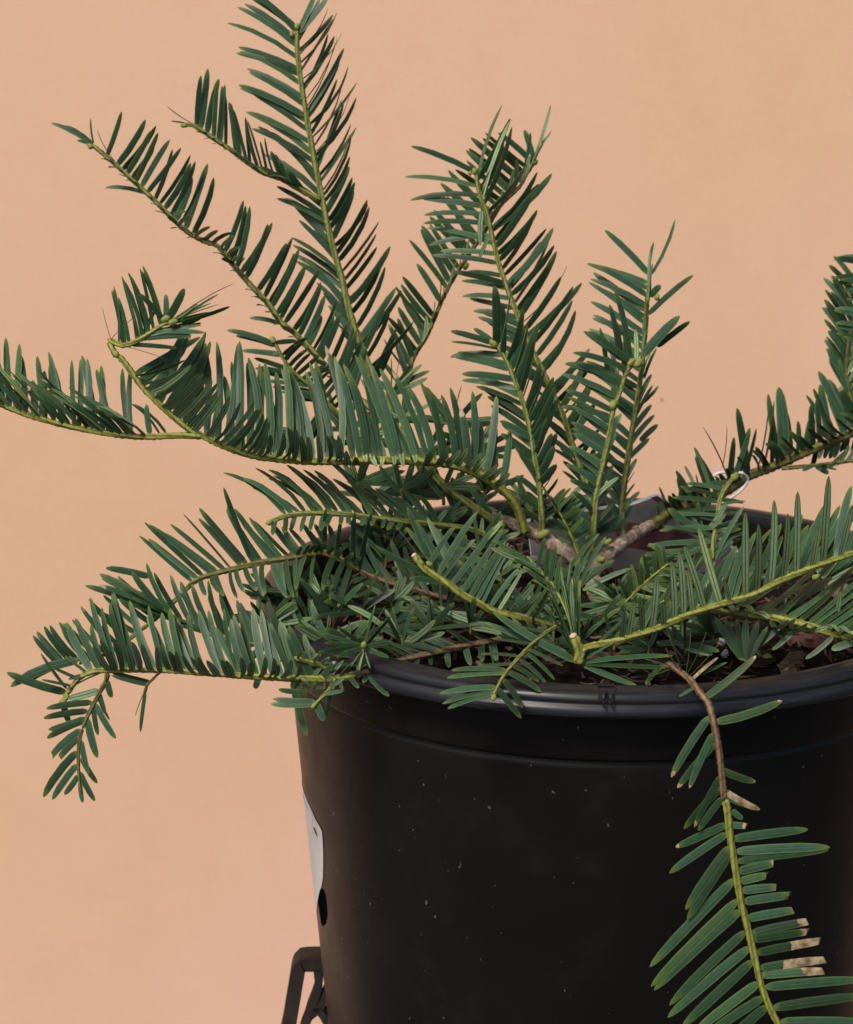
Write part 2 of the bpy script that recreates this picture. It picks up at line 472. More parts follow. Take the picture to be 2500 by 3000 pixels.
def spline(pts, step=9):
    pts = [np.array(p, float) for p in pts]
    q = [2 * pts[0] - pts[1]] + pts + [2 * pts[-1] - pts[-2]]
    out = []
    for i in range(1, len(q) - 2):
        n = max(2, int(np.linalg.norm(q[i + 1][:2] - q[i][:2]) / step))
        for k in range(n):
            t = k / n
            out.append(.5 * ((2 * q[i]) + (q[i + 1] - q[i - 1]) * t + (2 * q[i - 1] - 5 * q[i] + 4 * q[i + 1] - q[i + 2]) * t * t + (3 * q[i] - q[i - 1] - 3 * q[i + 1] + q[i + 2]) * t ** 3))
    out.append(q[-2])
    return out

def tube(name, path, r0, r1, mat, parent, sides=8, rough=.10, knob=0.0, capmat=None):
    """path: world points; radii in metres; knob = swelling at leaf bases"""
    rr = random.Random(len(path) * 7 + int(r0 * 1e6))
    vs_, fs = [], []
    n = len(path); up = Vector((.3, .2, .9))
    for i, p in enumerate(path):
        t = (path[min(i + 1, n - 1)] - path[max(i - 1, 0)]).normalized()
        a = t.cross(up).normalized(); b = a.cross(t)
        s = i / (n - 1); r = r0 * (1 - s) + r1 * s
        if i == n - 1: r *= .6
        k = 1 + (knob if i % 2 else 0)
        for j in range(sides):
            an = j / sides * 6.28319
            q = r * k * (1 + rr.uniform(-rough, rough))
            vs_.append(p + a * q * math.cos(an) + b * q * math.sin(an))
    for i in range(n - 1):
        for j in range(sides):
            j2 = (j + 1) % sides
            fs.append((i * sides + j, i * sides + j2, (i + 1) * sides + j2, (i + 1) * sides + j))
    fs.append(tuple(range(sides))[::-1]); fs.append(tuple((n - 1) * sides + j for j in range(sides)))
    mi = [0] * (len(fs) - 1) + [1 if capmat else 0]
    o = mesh(name, vs_, fs, [mat, capmat] if capmat else mat, parent, midx=mi)
    ln = [0.0]
    for i in range(1, n): ln.append(ln[-1] + (path[i] - path[i - 1]).length)
    uv = []
    for i in range(n - 1):
        for j in range(sides):
            u0, u1 = j / sides, (j + 1) / sides
            uv += [u0, ln[i], u1, ln[i], u1, ln[i + 1], u0, ln[i + 1]]
    uv += [0.0] * (4 * sides)
    o.data.uv_layers.new(name="UVMap").data.foreach_set('uv', uv)
    return o

def blobm(name, c, r, mat, parent, axis=Vector((0, 0, 1)), el=1.3, seed=0):
    rr = random.Random(seed); axis = axis.normalized(); a = axis.orthogonal().normalized(); b = a.cross(axis)
    vs_, fs = [c - axis * r * el], []
    for i in range(1, 5):
        ph = math.pi * i / 5
        for j in range(8):
            an = j / 8 * 6.28319 + i * .4
            q = r * math.sin(ph) * (1.12 - .09 * i) * (1 + rr.uniform(-.2, .2))
            vs_.append(c - axis * r * el * math.cos(ph) + a * q * math.cos(an) + b * q * math.sin(an))
    vs_.append(c + axis * r * el)
    for j in range(8): fs.append((0, 1 + (j + 1) % 8, 1 + j)); fs.append((33, 25 + j, 25 + (j + 1) % 8))
    for i in range(3):
        for j in range(8): fs.append((1 + i * 8 + j, 1 + i * 8 + (j + 1) % 8, 9 + i * 8 + (j + 1) % 8, 9 + i * 8 + j))
    return mesh(name, vs_, fs, mat, parent)

VIEW = -FW
def px2m(px, d): return px * (DC - d / S) / FPX

def B(pts, r, mat, ranks=(), single=(), bud=None, cutend=False, knob=.16, label=None):
    """a branch: pts (x, y, d) from base to tip; ranks = dicts of interpolated rows; single = separately placed leaves"""
    sp = spline(pts)
    path = [P(*p) for p in sp]
    br = tube("branch", path, px2m(r[0], pts[0][2]), px2m(r[1], pts[-1][2]), M[mat], plant, knob=knob, capmat=M['cut'] if cutend else None)
    if label: br['label'] = label
    if cutend:
        blobm("cut_end", path[-1], px2m(r[1] * 1.05, pts[-1][2]), M['cut'], br, path[-1] - path[-3], .55, 3)
    if bud:
        for (bx, by, brad) in bud:
            i = min(range(len(sp)), key=lambda k: (sp[k][0] - bx) ** 2 + (sp[k][1] - by) ** 2)
            ax = path[i] - path[max(0, i - 2)]
            if ax.length < 1e-6: ax = Vector((0, 0, 1))
            blobm("bud", P(bx, by, sp[i][2] + 4), px2m(brad, sp[i][2]), M['bud'], br, ax, 1.25, int(bx))
    arr = np.array(sp)
    def place(p, i, dx, dy, dd, W, arc, lift, roll, face, age, brown=1.2, cut=False, to=(-.5, -1)):
        bx, by, d = p
        base = P(bx, by, d); tip = P(bx + dx, by + dy, d + dd)
        T = (path[min(i + 2, len(path) - 1)] - path[max(i - 2, 0)]).normalized()
        ax = tip - base; L = ax.length; ax = ax / L
        Tp = T - ax * T.dot(ax)
        if Tp.length < .15: Tp = T.cross(VIEW)
        Tp.normalize()
        best = None
        for sg in (1, -1):                 # turn the blade so that the side in view leans towards 'to'
            w_ = Matrix.Rotation(math.radians(roll * sg), 3, ax) @ Tp
            n_ = w_.cross(ax)
            if n_.dot(VIEW) < 0: n_ = -n_
            sc_ = n_.dot(RT * to[0] - UP * to[1])
            if best is None or sc_ > best[0]: best = (sc_, w_, n_)
        wd, nn = best[1], best[2]
        ctrl = (base + tip) * .5 + Tp * (arc * L) + nn * (lift * L)
        tt = nn if face == 'top' else -nn
        leaf(br, base, tip, ctrl, wd, px2m(W, d), tt, age=age, brown=brown, cut=cut)
    for R in ranks:
        ax = 0 if R.get('by', 'y') == 'x' else 1
        keys = sorted(R['k'], key=lambda k: k[0]); ks = [k[0] for k in keys]
        spc = R.get('sp', 26) * .90; lo, hi = ks[0], ks[-1]
        acc = spc * random.uniform(.3, .9)
        for i in range(1, len(sp)):
            acc += np.linalg.norm(arr[i][:2] - arr[i - 1][:2])
            c = arr[i][ax]
            if c < lo or c > hi: acc = min(acc, spc * .8)
            if acc < spc or c < lo or c > hi: continue
            acc -= spc; acc += random.uniform(-.22, .22) * spc
            if any(a <= c <= b for a, b in R.get('gap', ())): continue
            dx, dy, dd = (float(np.interp(c, ks, [k[m] if len(k) > m else 0 for k in keys])) for m in (1, 2, 3))
            j = R.get('j', 1.0)
            if random.random() < .05 * j: continue
            an = random.gauss(0, 5.5) * j * math.pi / 180; sc = max(.55, 1 + random.gauss(0, .08) * j - (random.uniform(.15, .4) if random.random() < .05 else 0))
            dx, dy = sc * (dx * math.cos(an) - dy * math.sin(an)), sc * (dx * math.sin(an) + dy * math.cos(an))
            dd += random.gauss(0, 26) * j + R.get('dd', 0)
            f = R.get('face', 'top')
            if f == 'mix': f = 'top' if random.random() < .6 else 'under'
            place(arr[i] + np.array([random.uniform(-3, 3), random.uniform(-3, 3), R.get('bd', 0)]), i, dx, dy, dd, R.get('w', 19) * random.uniform(.78, 1.0),
                  R.get('arc', .06) + random.gauss(0, .025), R.get('lift', .04) + random.gauss(0, .02), R.get('roll', 0) + random.gauss(0, 16), f, R.get('age', .4) + random.gauss(0, .05),
                  brown=.9 if random.random() < .03 else 1.2, to=R.get('to', (-.5, -1)))
    for s in single:
        bx, by, tx, ty = s[:4]; o = s[4] if len(s) > 4 else {}
        i = min(range(len(sp)), key=lambda k: (sp[k][0] - bx) ** 2 + (sp[k][1] - by) ** 2)
        d = sp[i][2] + o.get('bd', 0)
        if math.hypot(sp[i][0] - bx, sp[i][1] - by) < 26 and 'bd' not in o: bx, by = bx + (sp[i][0] - bx) * .55, by + (sp[i][1] - by) * .55
        place((bx, by, d), i, tx - bx, ty - by, o.get('dd', 0), o.get('w', 20), o.get('arc', .05), o.get('lift', .03), o.get('roll', 0), o.get('face', 'top'), o.get('age', .4), o.get('brown', 1.2), o.get('cut', False), to=o.get('to', (-.5, -1)))
    return br


# ------------------------------------------------------------------ the trunk and its limbs
trunk = tube("trunk", [P(*p) for p in spline([(1765, 1900, 120), (1762, 1830, 90), (1752, 1750, 60), (1728, 1672, 40), (1715, 1650, 30)], 10)], px2m(30, 60), px2m(24, 30), M['bark'], plant, 10, .14, .05)
tube("limb", [P(*p) for p in spline([(1722, 1668, 36), (1680, 1632, 30), (1620, 1592, 20), (1560, 1562, 10), (1500, 1535, -10), (1440, 1512, -60)], 10)], px2m(23, 30), px2m(15, 0), M['bark'], plant, 10, .14, .05)
tube("limb", [P(*p) for p in spline([(1728, 1676, 36), (1765, 1640, 10), (1815, 1598, -50), (1865, 1562, -110), (1915, 1535, -160)], 10)], px2m(24, 30), px2m(17, -150), M['bark'], plant, 10, .14, .05)
for (bx, by, bd_, rr_) in ((1592, 1566, 40, 17), (1780, 1588, 20, 12), (1752, 1662, 70, 12), (1706, 1640, 62, 9), (1690, 1722, 110, 9), (1762, 1640, 50, 12), (1862, 1546, -100, 9)):
    blobm("bud", P(bx, by, bd_), px2m(rr_, bd_), M['bud'], trunk, Vector((.6, -.2, .4)), 1.3, bx)

# ------------------------------------------------------------------ A: tall shoot, upper left
B([(1560, 1562, 0), (1420, 1490, -80), (1276, 1410, -150), (1190, 1310, -200), (1140, 1200, -230), (1104, 1124, -245), (1076, 1060, -250), (1048, 984, -250), (1024, 912, -245), (1004, 824, -240), (976, 724, -230), (952, 620, -220), (938, 552, -215), (920, 460, -205), (900, 348, -190), (880, 224, -170), (872, 150, -160), (870, 85, -150)],
  (13, 7), 'green', [
    dict(k=[(90, -165, -92, 30), (150, -175, -92), (250, -185, -72), (400, -202, -100), (520, -178, -115), (650, -146, -105), (780, -114, -108), (900, -130, -148), (1050, -110, -120), (1110, -90, -100)], sp=33, w=19, arc=.09, roll=0),
    dict(k=[(95, 75, -105, -40), (200, 105, -142, -60), (350, 92, -178, -80), (500, 108, -200, -80), (600, 84, -150)], sp=23, w=18, arc=-.08, roll=58, to=(1,.5)),
    dict(k=[(600, 82, -146), (780, 98, -138), (900, 116, -155), (1050, 100, -165), (1115, 80, -130)], sp=25, w=22, arc=-.05, roll=42, to=(1,.5))],
  single=[(868, 82, 730, -12, dict(arc=.08)), (880, 95, 962, -10, dict(roll=30, arc=-.05)), (878, 90, 925, -20, dict(roll=50, arc=-.05))],
  bud=[(870, 78, 9), (856, 100, 8)])
# B: side shoot of A reaching left
B([(938, 586, -212), (880, 556, -190), (824, 524, -165), (768, 504, -140), (720, 472, -120), (672, 436, -105), (624, 404, -90), (596, 386, -85), (564, 366, -80), (540, 366, -78)], (8, 6), 'green', [
    dict(by='x', k=[(555, 8, -140, -40), (600, 28, -176, -40), (645, 16, -162, -40), (690, -10, -148, -40), (735, -32, -150, -30), (770, -34, -150, -20), (820, -34, -92, 10), (890, -40, -60, 40)], sp=20, w=22, roll=22, to=(1,.6), arc=.02, j=.6),
    dict(by='x', k=[(700, -40, -30, 90), (800, -70, -45, 110), (890, -75, -40, 110)], sp=24, w=17, roll=20, lift=.1),
    dict(by='x', k=[(590, -32, 0, 80), (690, -34, -2, 90)], sp=34, w=11, roll=50)],
  single=[(560, 352, 490, 311, dict(w=11, roll=55, arc=.12)), (552, 362, 500, 355, dict(w=11, roll=55))], bud=[(539, 368, 9)])
# C: long shoot arching to the upper left
B([(1480, 1545, 0), (1300, 1420, -60), (1180, 1270, -100), (1080, 1192, -120), (1000, 1120, -125), (940, 1056, -125), (872, 984, -120), (824, 944, -115), (784, 888, -110), (732, 832, -105), (680, 772, -100), (640, 722, -95), (596, 706, -90), (548, 678, -85), (500, 634, -80), (452, 586, -75), (404, 542, -70), (356, 498, -65), (312, 458, -60), (270, 424, -55)], (11, 6), 'green', [
    dict(by='x', k=[(300, 82, -122, -50), (350, 82, -140, -50), (400, 88, -140, -50), (480, 78, -146, -50), (540, 72, -168, -50), (572, 54, -184, -50)], sp=24, w=21, roll=20, to=(1,.6), arc=-.03),
    dict(by='x', k=[(652, 60, -140, -50), (700, 58, -160, -50), (740, 90, -150, -50), (800, 68, -162, -50), (860, 66, -150, -40), (930, 54, -140, -40), (1040, 50, -130, -40)], sp=24, w=22, roll=24, to=(1,.6), arc=-.03),
    dict(by='x', k=[(320, -38, -12, 110), (560, -40, -14, 120), (830, -38, -14, 120), (1000, -40, -10, 120)], sp=34, w=15, roll=35, arc=.08),
    dict(by='x', k=[(500, 40, -30, 110), (640, 46, -34, 110), (700, 20, -40, 110)], sp=30, w=14, roll=30, arc=.08)],
  single=[(420, 570, 308, 550, dict(arc=.12, roll=35, w=15)), (812, 952, 732, 932, dict(arc=.1, roll=30, w=15)), (268, 420, 150, 360, dict(arc=.1, roll=50, w=15)), (275, 424, 190, 368, dict(arc=.1, roll=30, w=16)), (280, 415, 266, 346, dict(roll=60, w=11)), (345, 470, 286, 382, dict(arc=.12, roll=40, w=15, dd=40)), (268, 425, 226, 411, dict(w=12, roll=50))],
  bud=[(264, 428, 9)])
B([(1010, 1230, -60), (930, 1150, -40), (860, 1090, -20), (830, 1050, -10), (802, 998, 0)], (6, 5), 'green', [
    dict(k=[(1000, -130, -34), (1060, -126, -30), (1130, -130, -10), (1200, -120, 0)], sp=17, w=17, roll=20, arc=.06),
    dict(k=[(1000, 70, -10), (1060, 60, -50), (1200, 60, -60)], sp=22, w=17, roll=25, to=(1, .6))], bud=[(800, 996, 10)])
# D: big front branch sweeping left
Dp = [(1540, 1560, 60), (1520, 1498, 90), (1496, 1458, 110), (1460, 1426, 125), (1420, 1398, 140), (1368, 1374, 155), (1300, 1358, 175), (1200, 1350, 210), (1120, 1349, 240), (980, 1352, 280), (880, 1350, 300), (760, 1338, 320), (680, 1316, 335), (612, 1286, 345), (560, 1260, 350), (512, 1224, 355), (460, 1176, 360), (416, 1132, 362), (376, 1076, 365), (346, 1040, 365)]
B(Dp, (13, 8), 'lime', [
    dict(by='x', k=[(385, 165, -112, -120), (450, 112, -190, -130), (520, 70, -232, -130), (600, 20, -282, -120), (700, -20, -288, -110), (800, -36, -278, -100), (900, -50, -280, -90), (1000, -62, -298, -80), (1080, -72, -288, -70), (1170, -118, -268, -60), (1270, -100, -258, -60), (1330, -30, -245, -60), (1400, -12, -232, -60), (1470, 10, -180, -60)], sp=21, w=25, roll=-4, arc=-.06, lift=.07),
    dict(by='x', k=[(390, 150, -48, 110), (456, 114, -106, 120), (532, 96, -116, 110), (600, 78, -134, 120), (680, 80, -112, 120), (760, 50, -95, 140)], sp=24, w=21, roll=24, to=(.3, 1), arc=-.04, lift=.10, face='under', j=.7),
    dict(by='x', k=[(760, 48, -95, 140), (800, 28, -86, 150), (890, 2, -86, 150), (1000, -6, -72, 170)], sp=25, w=20, roll=26, to=(.3, 1), arc=-.04, lift=.18, face='under'),
    dict(by='x', k=[(1000, -4, -40, 150), (1100, 0, 16, 150), (1200, 5, 14, 150), (1260, 26, -50, 140), (1340, 48, -48, 140), (1420, 44, -44, 140), (1480, 40, -20, 140)], sp=30, w=22, roll=5, arc=-.03, lift=.30, face='under', age=.46)],
  label="thick yellow green branch arching left in front of the tall shoots")
# D2: tip of D turned back to the right
B([(340, 1042, 366), (322, 1000, 350), (360, 1012, 380), (400, 1000, 395), (440, 975, 400), (476, 952, 405), (500, 942, 410)], (9, 6), 'lime', [
    dict(by='x', k=[(345, -28, -160, 20), (400, -44, -172, 20), (450, -56, -185, 20), (485, -52, -170, 20)], sp=16, w=17, roll=22, arc=.10, j=.5),
    dict(by='x', k=[(370, 130, -20, -60), (430, 150, -36, -60), (490, 150, -60, -60)], sp=17, w=16, roll=25, arc=-.04)],
  single=[(520, 936, 688, 830, dict(arc=-.1, w=16, roll=40)), (526, 940, 640, 862, dict(arc=-.05, w=18, roll=20)), (532, 944, 674, 898, dict(w=19, roll=15, arc=-.05)), (440, 985, 590, 952, dict(w=16, roll=40)), (488, 934, 540, 845, dict(w=24, dd=40)), (478, 938, 410, 861, dict(w=18, dd=40)), (420, 995, 560, 985, dict(w=16, roll=15, age=.55)), (380, 1010, 520, 1020, dict(w=15, roll=20, age=.5)), (450, 975, 600, 975, dict(w=15, roll=20, age=.5)), (360, 1016, 480, 1050, dict(w=14, roll=20)), (510, 942, 620, 915, dict(w=15, age=.6)), (505, 940, 580, 890, dict(w=14, age=.6)), (345, 1030, 300, 900, dict(w=13, roll=15, age=.5)), (410, 1000, 455, 905, dict(w=14, age=.55)), (325, 986, 428, 908, dict(w=16, roll=30, arc=-.12, dd=-60)), (484, 936, 486, 862, dict(w=18))],
  bud=[(486, 934, 13), (508, 944, 13), (342, 1038, 9)])
# E: branch leaving the frame on the left
B([(590, 1278, 348), (545, 1276, 350), (496, 1277, 352), (432, 1280, 355), (360, 1276, 360), (280, 1264, 365), (200, 1248, 370), (120, 1228, 375), (60, 1208, 380), (0, 1184, 385), (-90, 1140, 390), (-170, 1090, 392)], (9, 7), 'lime', [
    dict(by='x', k=[(-120, -140, -130, 60), (60, -125, -146, 70), (130, -124, -146, 70), (200, -138, -150, 70), (296, -160, -130, 70), (370, -160, -100, 70), (435, -130, -80, 70)], sp=15, w=17, roll=52, arc=-.13, face='mix', j=.8),
    dict(by='x', k=[(-120, -18, -190, -110), (100, -20, -186, -110), (200, -24, -180, -110), (290, -26, -205, -110), (330, -24, -200, -110)], sp=23, w=23, roll=0, arc=-.03),
    dict(by='x', k=[(370, -15, -205, -110), (392, -16, -195, -110)], sp=14, w=20, roll=0)],
  single=[(438, 1262, 430, 1184, dict(w=18)), (488, 1264, 392, 1184, dict(arc=-.14, roll=50, w=14)), (470, 1272, 380, 1180, dict(arc=-.14, roll=55, w=12))])
# F: shoot with its tip over the left rim
B([(1480, 1590, 40), (1380, 1552, 90), (1300, 1540, 140), (1240, 1533, 180), (1180, 1528, 215), (1100, 1518, 255), (1040, 1510, 285), (960, 1504, 320), (880, 1506, 350), (824, 1516, 370), (794, 1530, 380)], (9, 7), 'green', [
    dict(by='x', k=[(815, -146, -70, -30), (840, -146, -104, -50), (900, -146, -112, -60), (960, -112, -124, -70), (1040, -112, -122, -70), (1120, -134, -120, -70), (1180, -120, -104, -60), (1280, -70, -90, -50)], sp=22, w=22, roll=-4, arc=-.13, lift=.05),
    dict(by='x', k=[(806, -6, 44, 60), (860, -12, 52, 80), (950, -14, 52, 80), (1000, -4, 30, 90), (1180, -10, 24, 90)], sp=28, w=18, roll=8, arc=.02, age=.48)],
  bud=[(790, 1530, 10)])
# G: shoot resting on the left rim
B([(1640, 1760, 80), (1480, 1775, 180), (1348, 1758, 230), (1292, 1750, 255), (1200, 1724, 285), (1100, 1694, 310), (1052, 1672, 325)], (9, 8), 'brown', [
    dict(by='x', k=[(1060, -110, 30, 60), (1200, -112, 44, 60), (1300, -92, 46, 60), (1400, -90, 40, 60)], sp=30, w=16, roll=30, arc=-.16, face='top', age=.12),
    dict(by='x', k=[(1060, -60, -120, -40), (1200, -50, -130, -40), (1340, -50, -120, -40)], sp=28, w=19, roll=10, age=.16)], knob=.28)
B([(1052, 1672, 325), (1000, 1640, 340), (950, 1620, 350), (912, 1622, 360), (840, 1636, 375), (760, 1650, 390), (680, 1668, 405), (600, 1690, 420), (556, 1712, 430)], (9, 7), 'oldg', [
    dict(by='x', k=[(560, -168, -136, -20), (650, -154, -146, -30), (740, -132, -156, -40), (830, -102, -132, -40), (880, -74, -80, -40), (1000, -50, -90, -40)], sp=25, w=22, roll=0, arc=.02),
    dict(by='x', k=[(580, 20, 50, 90), (700, 30, 80, 90), (800, 30, 110, 80), (900, -20, 110, 80), (1030, -40, 110, 60)], sp=30, w=19, roll=20, age=.2),
    dict(by='x', k=[(850, 20, -26, 60), (1040, 24, -30, 60)], sp=20, w=14, roll=30, age=.3)],
  single=[(740, 1640, 656, 1428, dict(w=24, roll=40, to=(1,.6))), (952, 1630, 955, 1490, dict(w=24, roll=40, to=(1,.6))), (1030, 1660, 1040, 1500, dict(w=26, roll=40, to=(1,.6))), (1052, 1668, 1090, 1500, dict(w=24, roll=40, to=(1,.6))), (980, 1650, 1000, 1520, dict(w=20, roll=40, to=(1,.6)))], knob=.25)
# G2: shoot behind the lower left branch
B([(1000, 1850, 430), (900, 1880, 440), (800, 1890, 445), (680, 1878, 450), (560, 1834, 455), (480, 1792, 458), (430, 1770, 460)], (8, 6), 'oldg', [
    dict(by='x', k=[(430, -120, -90, 0), (480, -90, -120, -20), (560, -74, -150, -30), (700, -64, -150, -30), (850, -56, -130, -30), (960, -40, -120, -30)], sp=27, w=21, roll=6),
    dict(by='x', k=[(460, -170, -50, 30), (560, -140, -70, 30), (700, -60, 40, 60), (900, -50, 50, 60)], sp=30, w=20, roll=14, age=.3)],
  single=[(440, 1690, 310, 1664, dict(w=21)), (446, 1760, 292, 1682, dict(w=22)), (430, 1785, 250, 1716, dict(w=20)), (452, 1772, 298, 1694, dict(w=18))])
# G3: another shoot in the gap further back
B([(560, 1712, 380), (470, 1800, 420), (380, 1870, 470), (300, 1920, 520), (200, 1935, 540), (150, 1950, 545)], (7, 5), 'green', [
    dict(by='x', k=[(160, -78, -76, 0), (210, -80, -90, 0), (260, -90, -110, 0), (380, -100, -110, 0), (500, -120, -60)], sp=24, w=20, roll=5),
    dict(by='x', k=[(250, -40, 20, 40), (400, -30, 30, 40)], sp=34, w=16, roll=30, age=.2)])
# H: lower left branch coming out over the rim
B([(1700, 1810, 200), (1620, 1835, 280), (1520, 1862, 380), (1420, 1882, 460), (1300, 1906, 550), (1176, 1936, 640), (1100, 1962, 700), (1040, 1978, 740)], (9, 9), 'brown', [
    dict(by='x', k=[(1090, -150, -40, -20), (1200, -150, -50, -20), (1350, -190, -82, -20), (1450, -166, -70, -20), (1530, -130, -70, -20), (1640, -110, -60, -10)], sp=31, w=23, roll=-5, arc=-.08, age=.18),
    dict(by='x', k=[(1100, -30, 40, 40), (1300, 6, 50, 30), (1500, 10, 60, 20)], sp=46, w=20, roll=20, age=.2)],
  single=[(1440, 1880, 1462, 1968, dict(w=26, age=.3, dd=30, arc=.05)), (1164, 1950, 1150, 1998, dict(w=18, age=.3)), (1084, 1972, 1140, 2040, dict(w=26, arc=.12, dd=60)), (1300, 1906, 1236, 1880, dict(w=18, dd=40))], knob=.25)
B([(1040, 1978, 740), (980, 1988, 745), (860, 1988, 735), (780, 1984, 725), (700, 1979, 715), (600, 1972, 695), (480, 1964, 670), (400, 1963, 655), (320, 1964, 640), (280, 1966, 630), (240, 1982, 625), (208, 2016, 622), (184, 2056, 620)], (10, 7), 'lime', [
    dict(by='x', k=[(255, -98, -120, -40), (300, -66, -172, -60), (335, -46, -222, -70), (470, -62, -182, -60), (510, -50, -172, -60), (620, -64, -168, -60), (700, -60, -172, -60), (800, -52, -192, -60), (880, -66, -162, -50), (960, -50, -110, -40)], sp=22, w=24, roll=-4, arc=.02, lift=.04),
    dict(by='x', k=[(300, -38, -56, 110), (335, -44, -84, 110), (370, -16, -80, 110), (470, -26, -74, 110), (540, -24, -58, 120), (620, -40, -46, 120), (690, -10, -46, 120), (760, 18, -60, 120), (850, 30, -40, 120)], sp=25, w=21, roll=26, to=(.3, 1), arc=-.03, lift=.16, face='under', j=.7),
    dict(by='x', k=[(210, -90, -20, 10), (260, -70, -60, 10)], sp=30, w=16, roll=40),
    dict(by='x', k=[(870, -40, 30, 60), (1030, 30, 36, 60)], sp=26, w=15, roll=35, age=.5),
    dict(by='x', k=[(870, 40, -60, 40), (1030, 50, -50, 40)], sp=26, w=15, roll=35, age=.5)],
  single=[(192, 2024, 20, 1970, dict(w=25, arc=.06)), (230, 1935, 32, 2012, dict(w=28, arc=.14, bd=-30, age=.3)), (220, 1930, 70, 2004, dict(w=20, arc=.1, bd=-40)), (188, 2010, 120, 1914, dict(w=12, roll=50)), (186, 2062, 204, 2118, dict(w=20)), (330, 1976, 446, 1998, dict(w=16, roll=20)), (856, 1994, 900, 2156, dict(w=23, arc=.04)), (760, 1984, 748, 2018, dict(w=20)), (280, 1975, 200, 1990, dict(w=16, roll=40)), (300, 1978, 200, 2020, dict(w=16, roll=40))],
  bud=[(184, 2058, 12), (196, 2044, 9), (206, 2022, 9)])
# H2: its hanging side shoot
B([(314, 1972, 640), (312, 1992, 640), (280, 2052, 635), (248, 2120, 630), (232, 2180, 628), (230, 2240, 626), (236, 2300, 624), (242, 2325, 624)], (7, 4), 'oldg', (), single=[
    (284, 2020, 200, 2046, dict(w=21, face='under')), (264, 2056, 136, 2076, dict(w=20, arc=-.06)), (252, 2080, 128, 2104, dict(w=20, arc=-.06)), (246, 2104, 142, 2138, dict(w=20)), (244, 2110, 138, 2163, dict(w=21, arc=-.08)),
    (236, 2136, 154, 2212, dict(w=22, arc=-.1, cut=True)), (230, 2162, 176, 2219, dict(w=20, arc=-.08, cut=True)), (224, 2204, 128, 2336, dict(w=24, arc=-.1)), (222, 2240, 154, 2343, dict(w=21, arc=-.06)), (228, 2270, 189, 2328, dict(w=18)),
    (316, 1996, 328, 2044, dict(w=19)), (296, 2032, 310, 2092, dict(w=15)), (284, 2064, 340, 2164, dict(w=19)), (278, 2072, 288, 2154, dict(w=16)), (258, 2108, 286, 2220, dict(w=23)), (244, 2168, 260, 2268, dict(w=18)), (250, 2220, 286, 2295, dict(w=17)), (238, 2262, 279, 2347, dict(w=18)), (236, 2290, 243, 2352, dict(w=14)), (290, 2044, 322, 2110, dict(w=10, roll=50))])
B([(470, 1968, 672), (450, 1988, 680), (432, 2008, 690), (424, 2030, 695)], (4, 3), 'oldg', (), single=[(428, 2018, 396, 2098, dict(w=11, roll=30, arc=.06)), (430, 2026, 412, 2145, dict(w=12, roll=30)), (436, 2004, 326, 1978, dict(w=15, roll=20)), (430, 2010, 422, 2040, dict(w=14))])
# K: star shaped shoot tip facing the viewer, on the left rim
B([(1050, 1965, 720), (1062, 1930, 740), (1066, 1894, 770)], (8, 8), 'green', (), single=[
    (1064, 1888, 988, 1836, dict(w=17)), (1062, 1890, 936, 1856, dict(w=12, roll=30)), (1062, 1894, 930, 1912, dict(w=16, roll=20)), (1064, 1898, 986, 1926, dict(w=13, roll=30)), (1072, 1884, 1100, 1772, dict(w=12, roll=45, arc=.04)), (1076, 1886, 1130, 1774, dict(w=15, roll=25)), (1080, 1888, 1146, 1806, dict(w=17)),
    (1062, 1902, 1024, 1962, dict(w=13, roll=40, face='under')), (1068, 1904, 1052, 1966, dict(w=13, roll=40, face='under')), (1076, 1900, 1140, 1926, dict(w=14, roll=30)), (1078, 1896, 1150, 1880, dict(w=14, roll=30)), (1060, 1892, 950, 1884, dict(w=15, roll=10)), (1070, 1904, 1086, 1960, dict(w=15, face='under')), (1064, 1896, 1000, 1905, dict(w=12, roll=40))], bud=[(1067, 1890, 11)])
B([(975, 1964, 742), (930, 1945, 745), (895, 1935, 748), (862, 1926, 750)], (7, 6), 'lime', [dict(by='x', k=[(865, 20, -26, 20), (970, 24, -20, 20)], sp=15, w=10, roll=40, age=.6, arc=.1)], knob=.35)
B([(985, 1985, 745), (965, 2020, 770), (938, 2048, 790), (920, 2068, 795)], (6, 5), 'green', (), single=[
    (916, 2056, 794, 2062, dict(w=19)), (918, 2050, 800, 2047, dict(w=18)), (900, 2028, 816, 2020, dict(w=18, roll=40, to=(1,.6))), (925, 2056, 950, 2112, dict(w=22)), (975, 2030, 954, 2100, dict(w=20, roll=10)), (945, 2032, 1010, 2022, dict(w=16)), (950, 2010, 880, 2010, dict(w=16, roll=20)), (960, 2012, 1010, 1985, dict(w=14, roll=30)), (930, 2060, 905, 2075, dict(w=12))], bud=[(920, 2068, 9)])
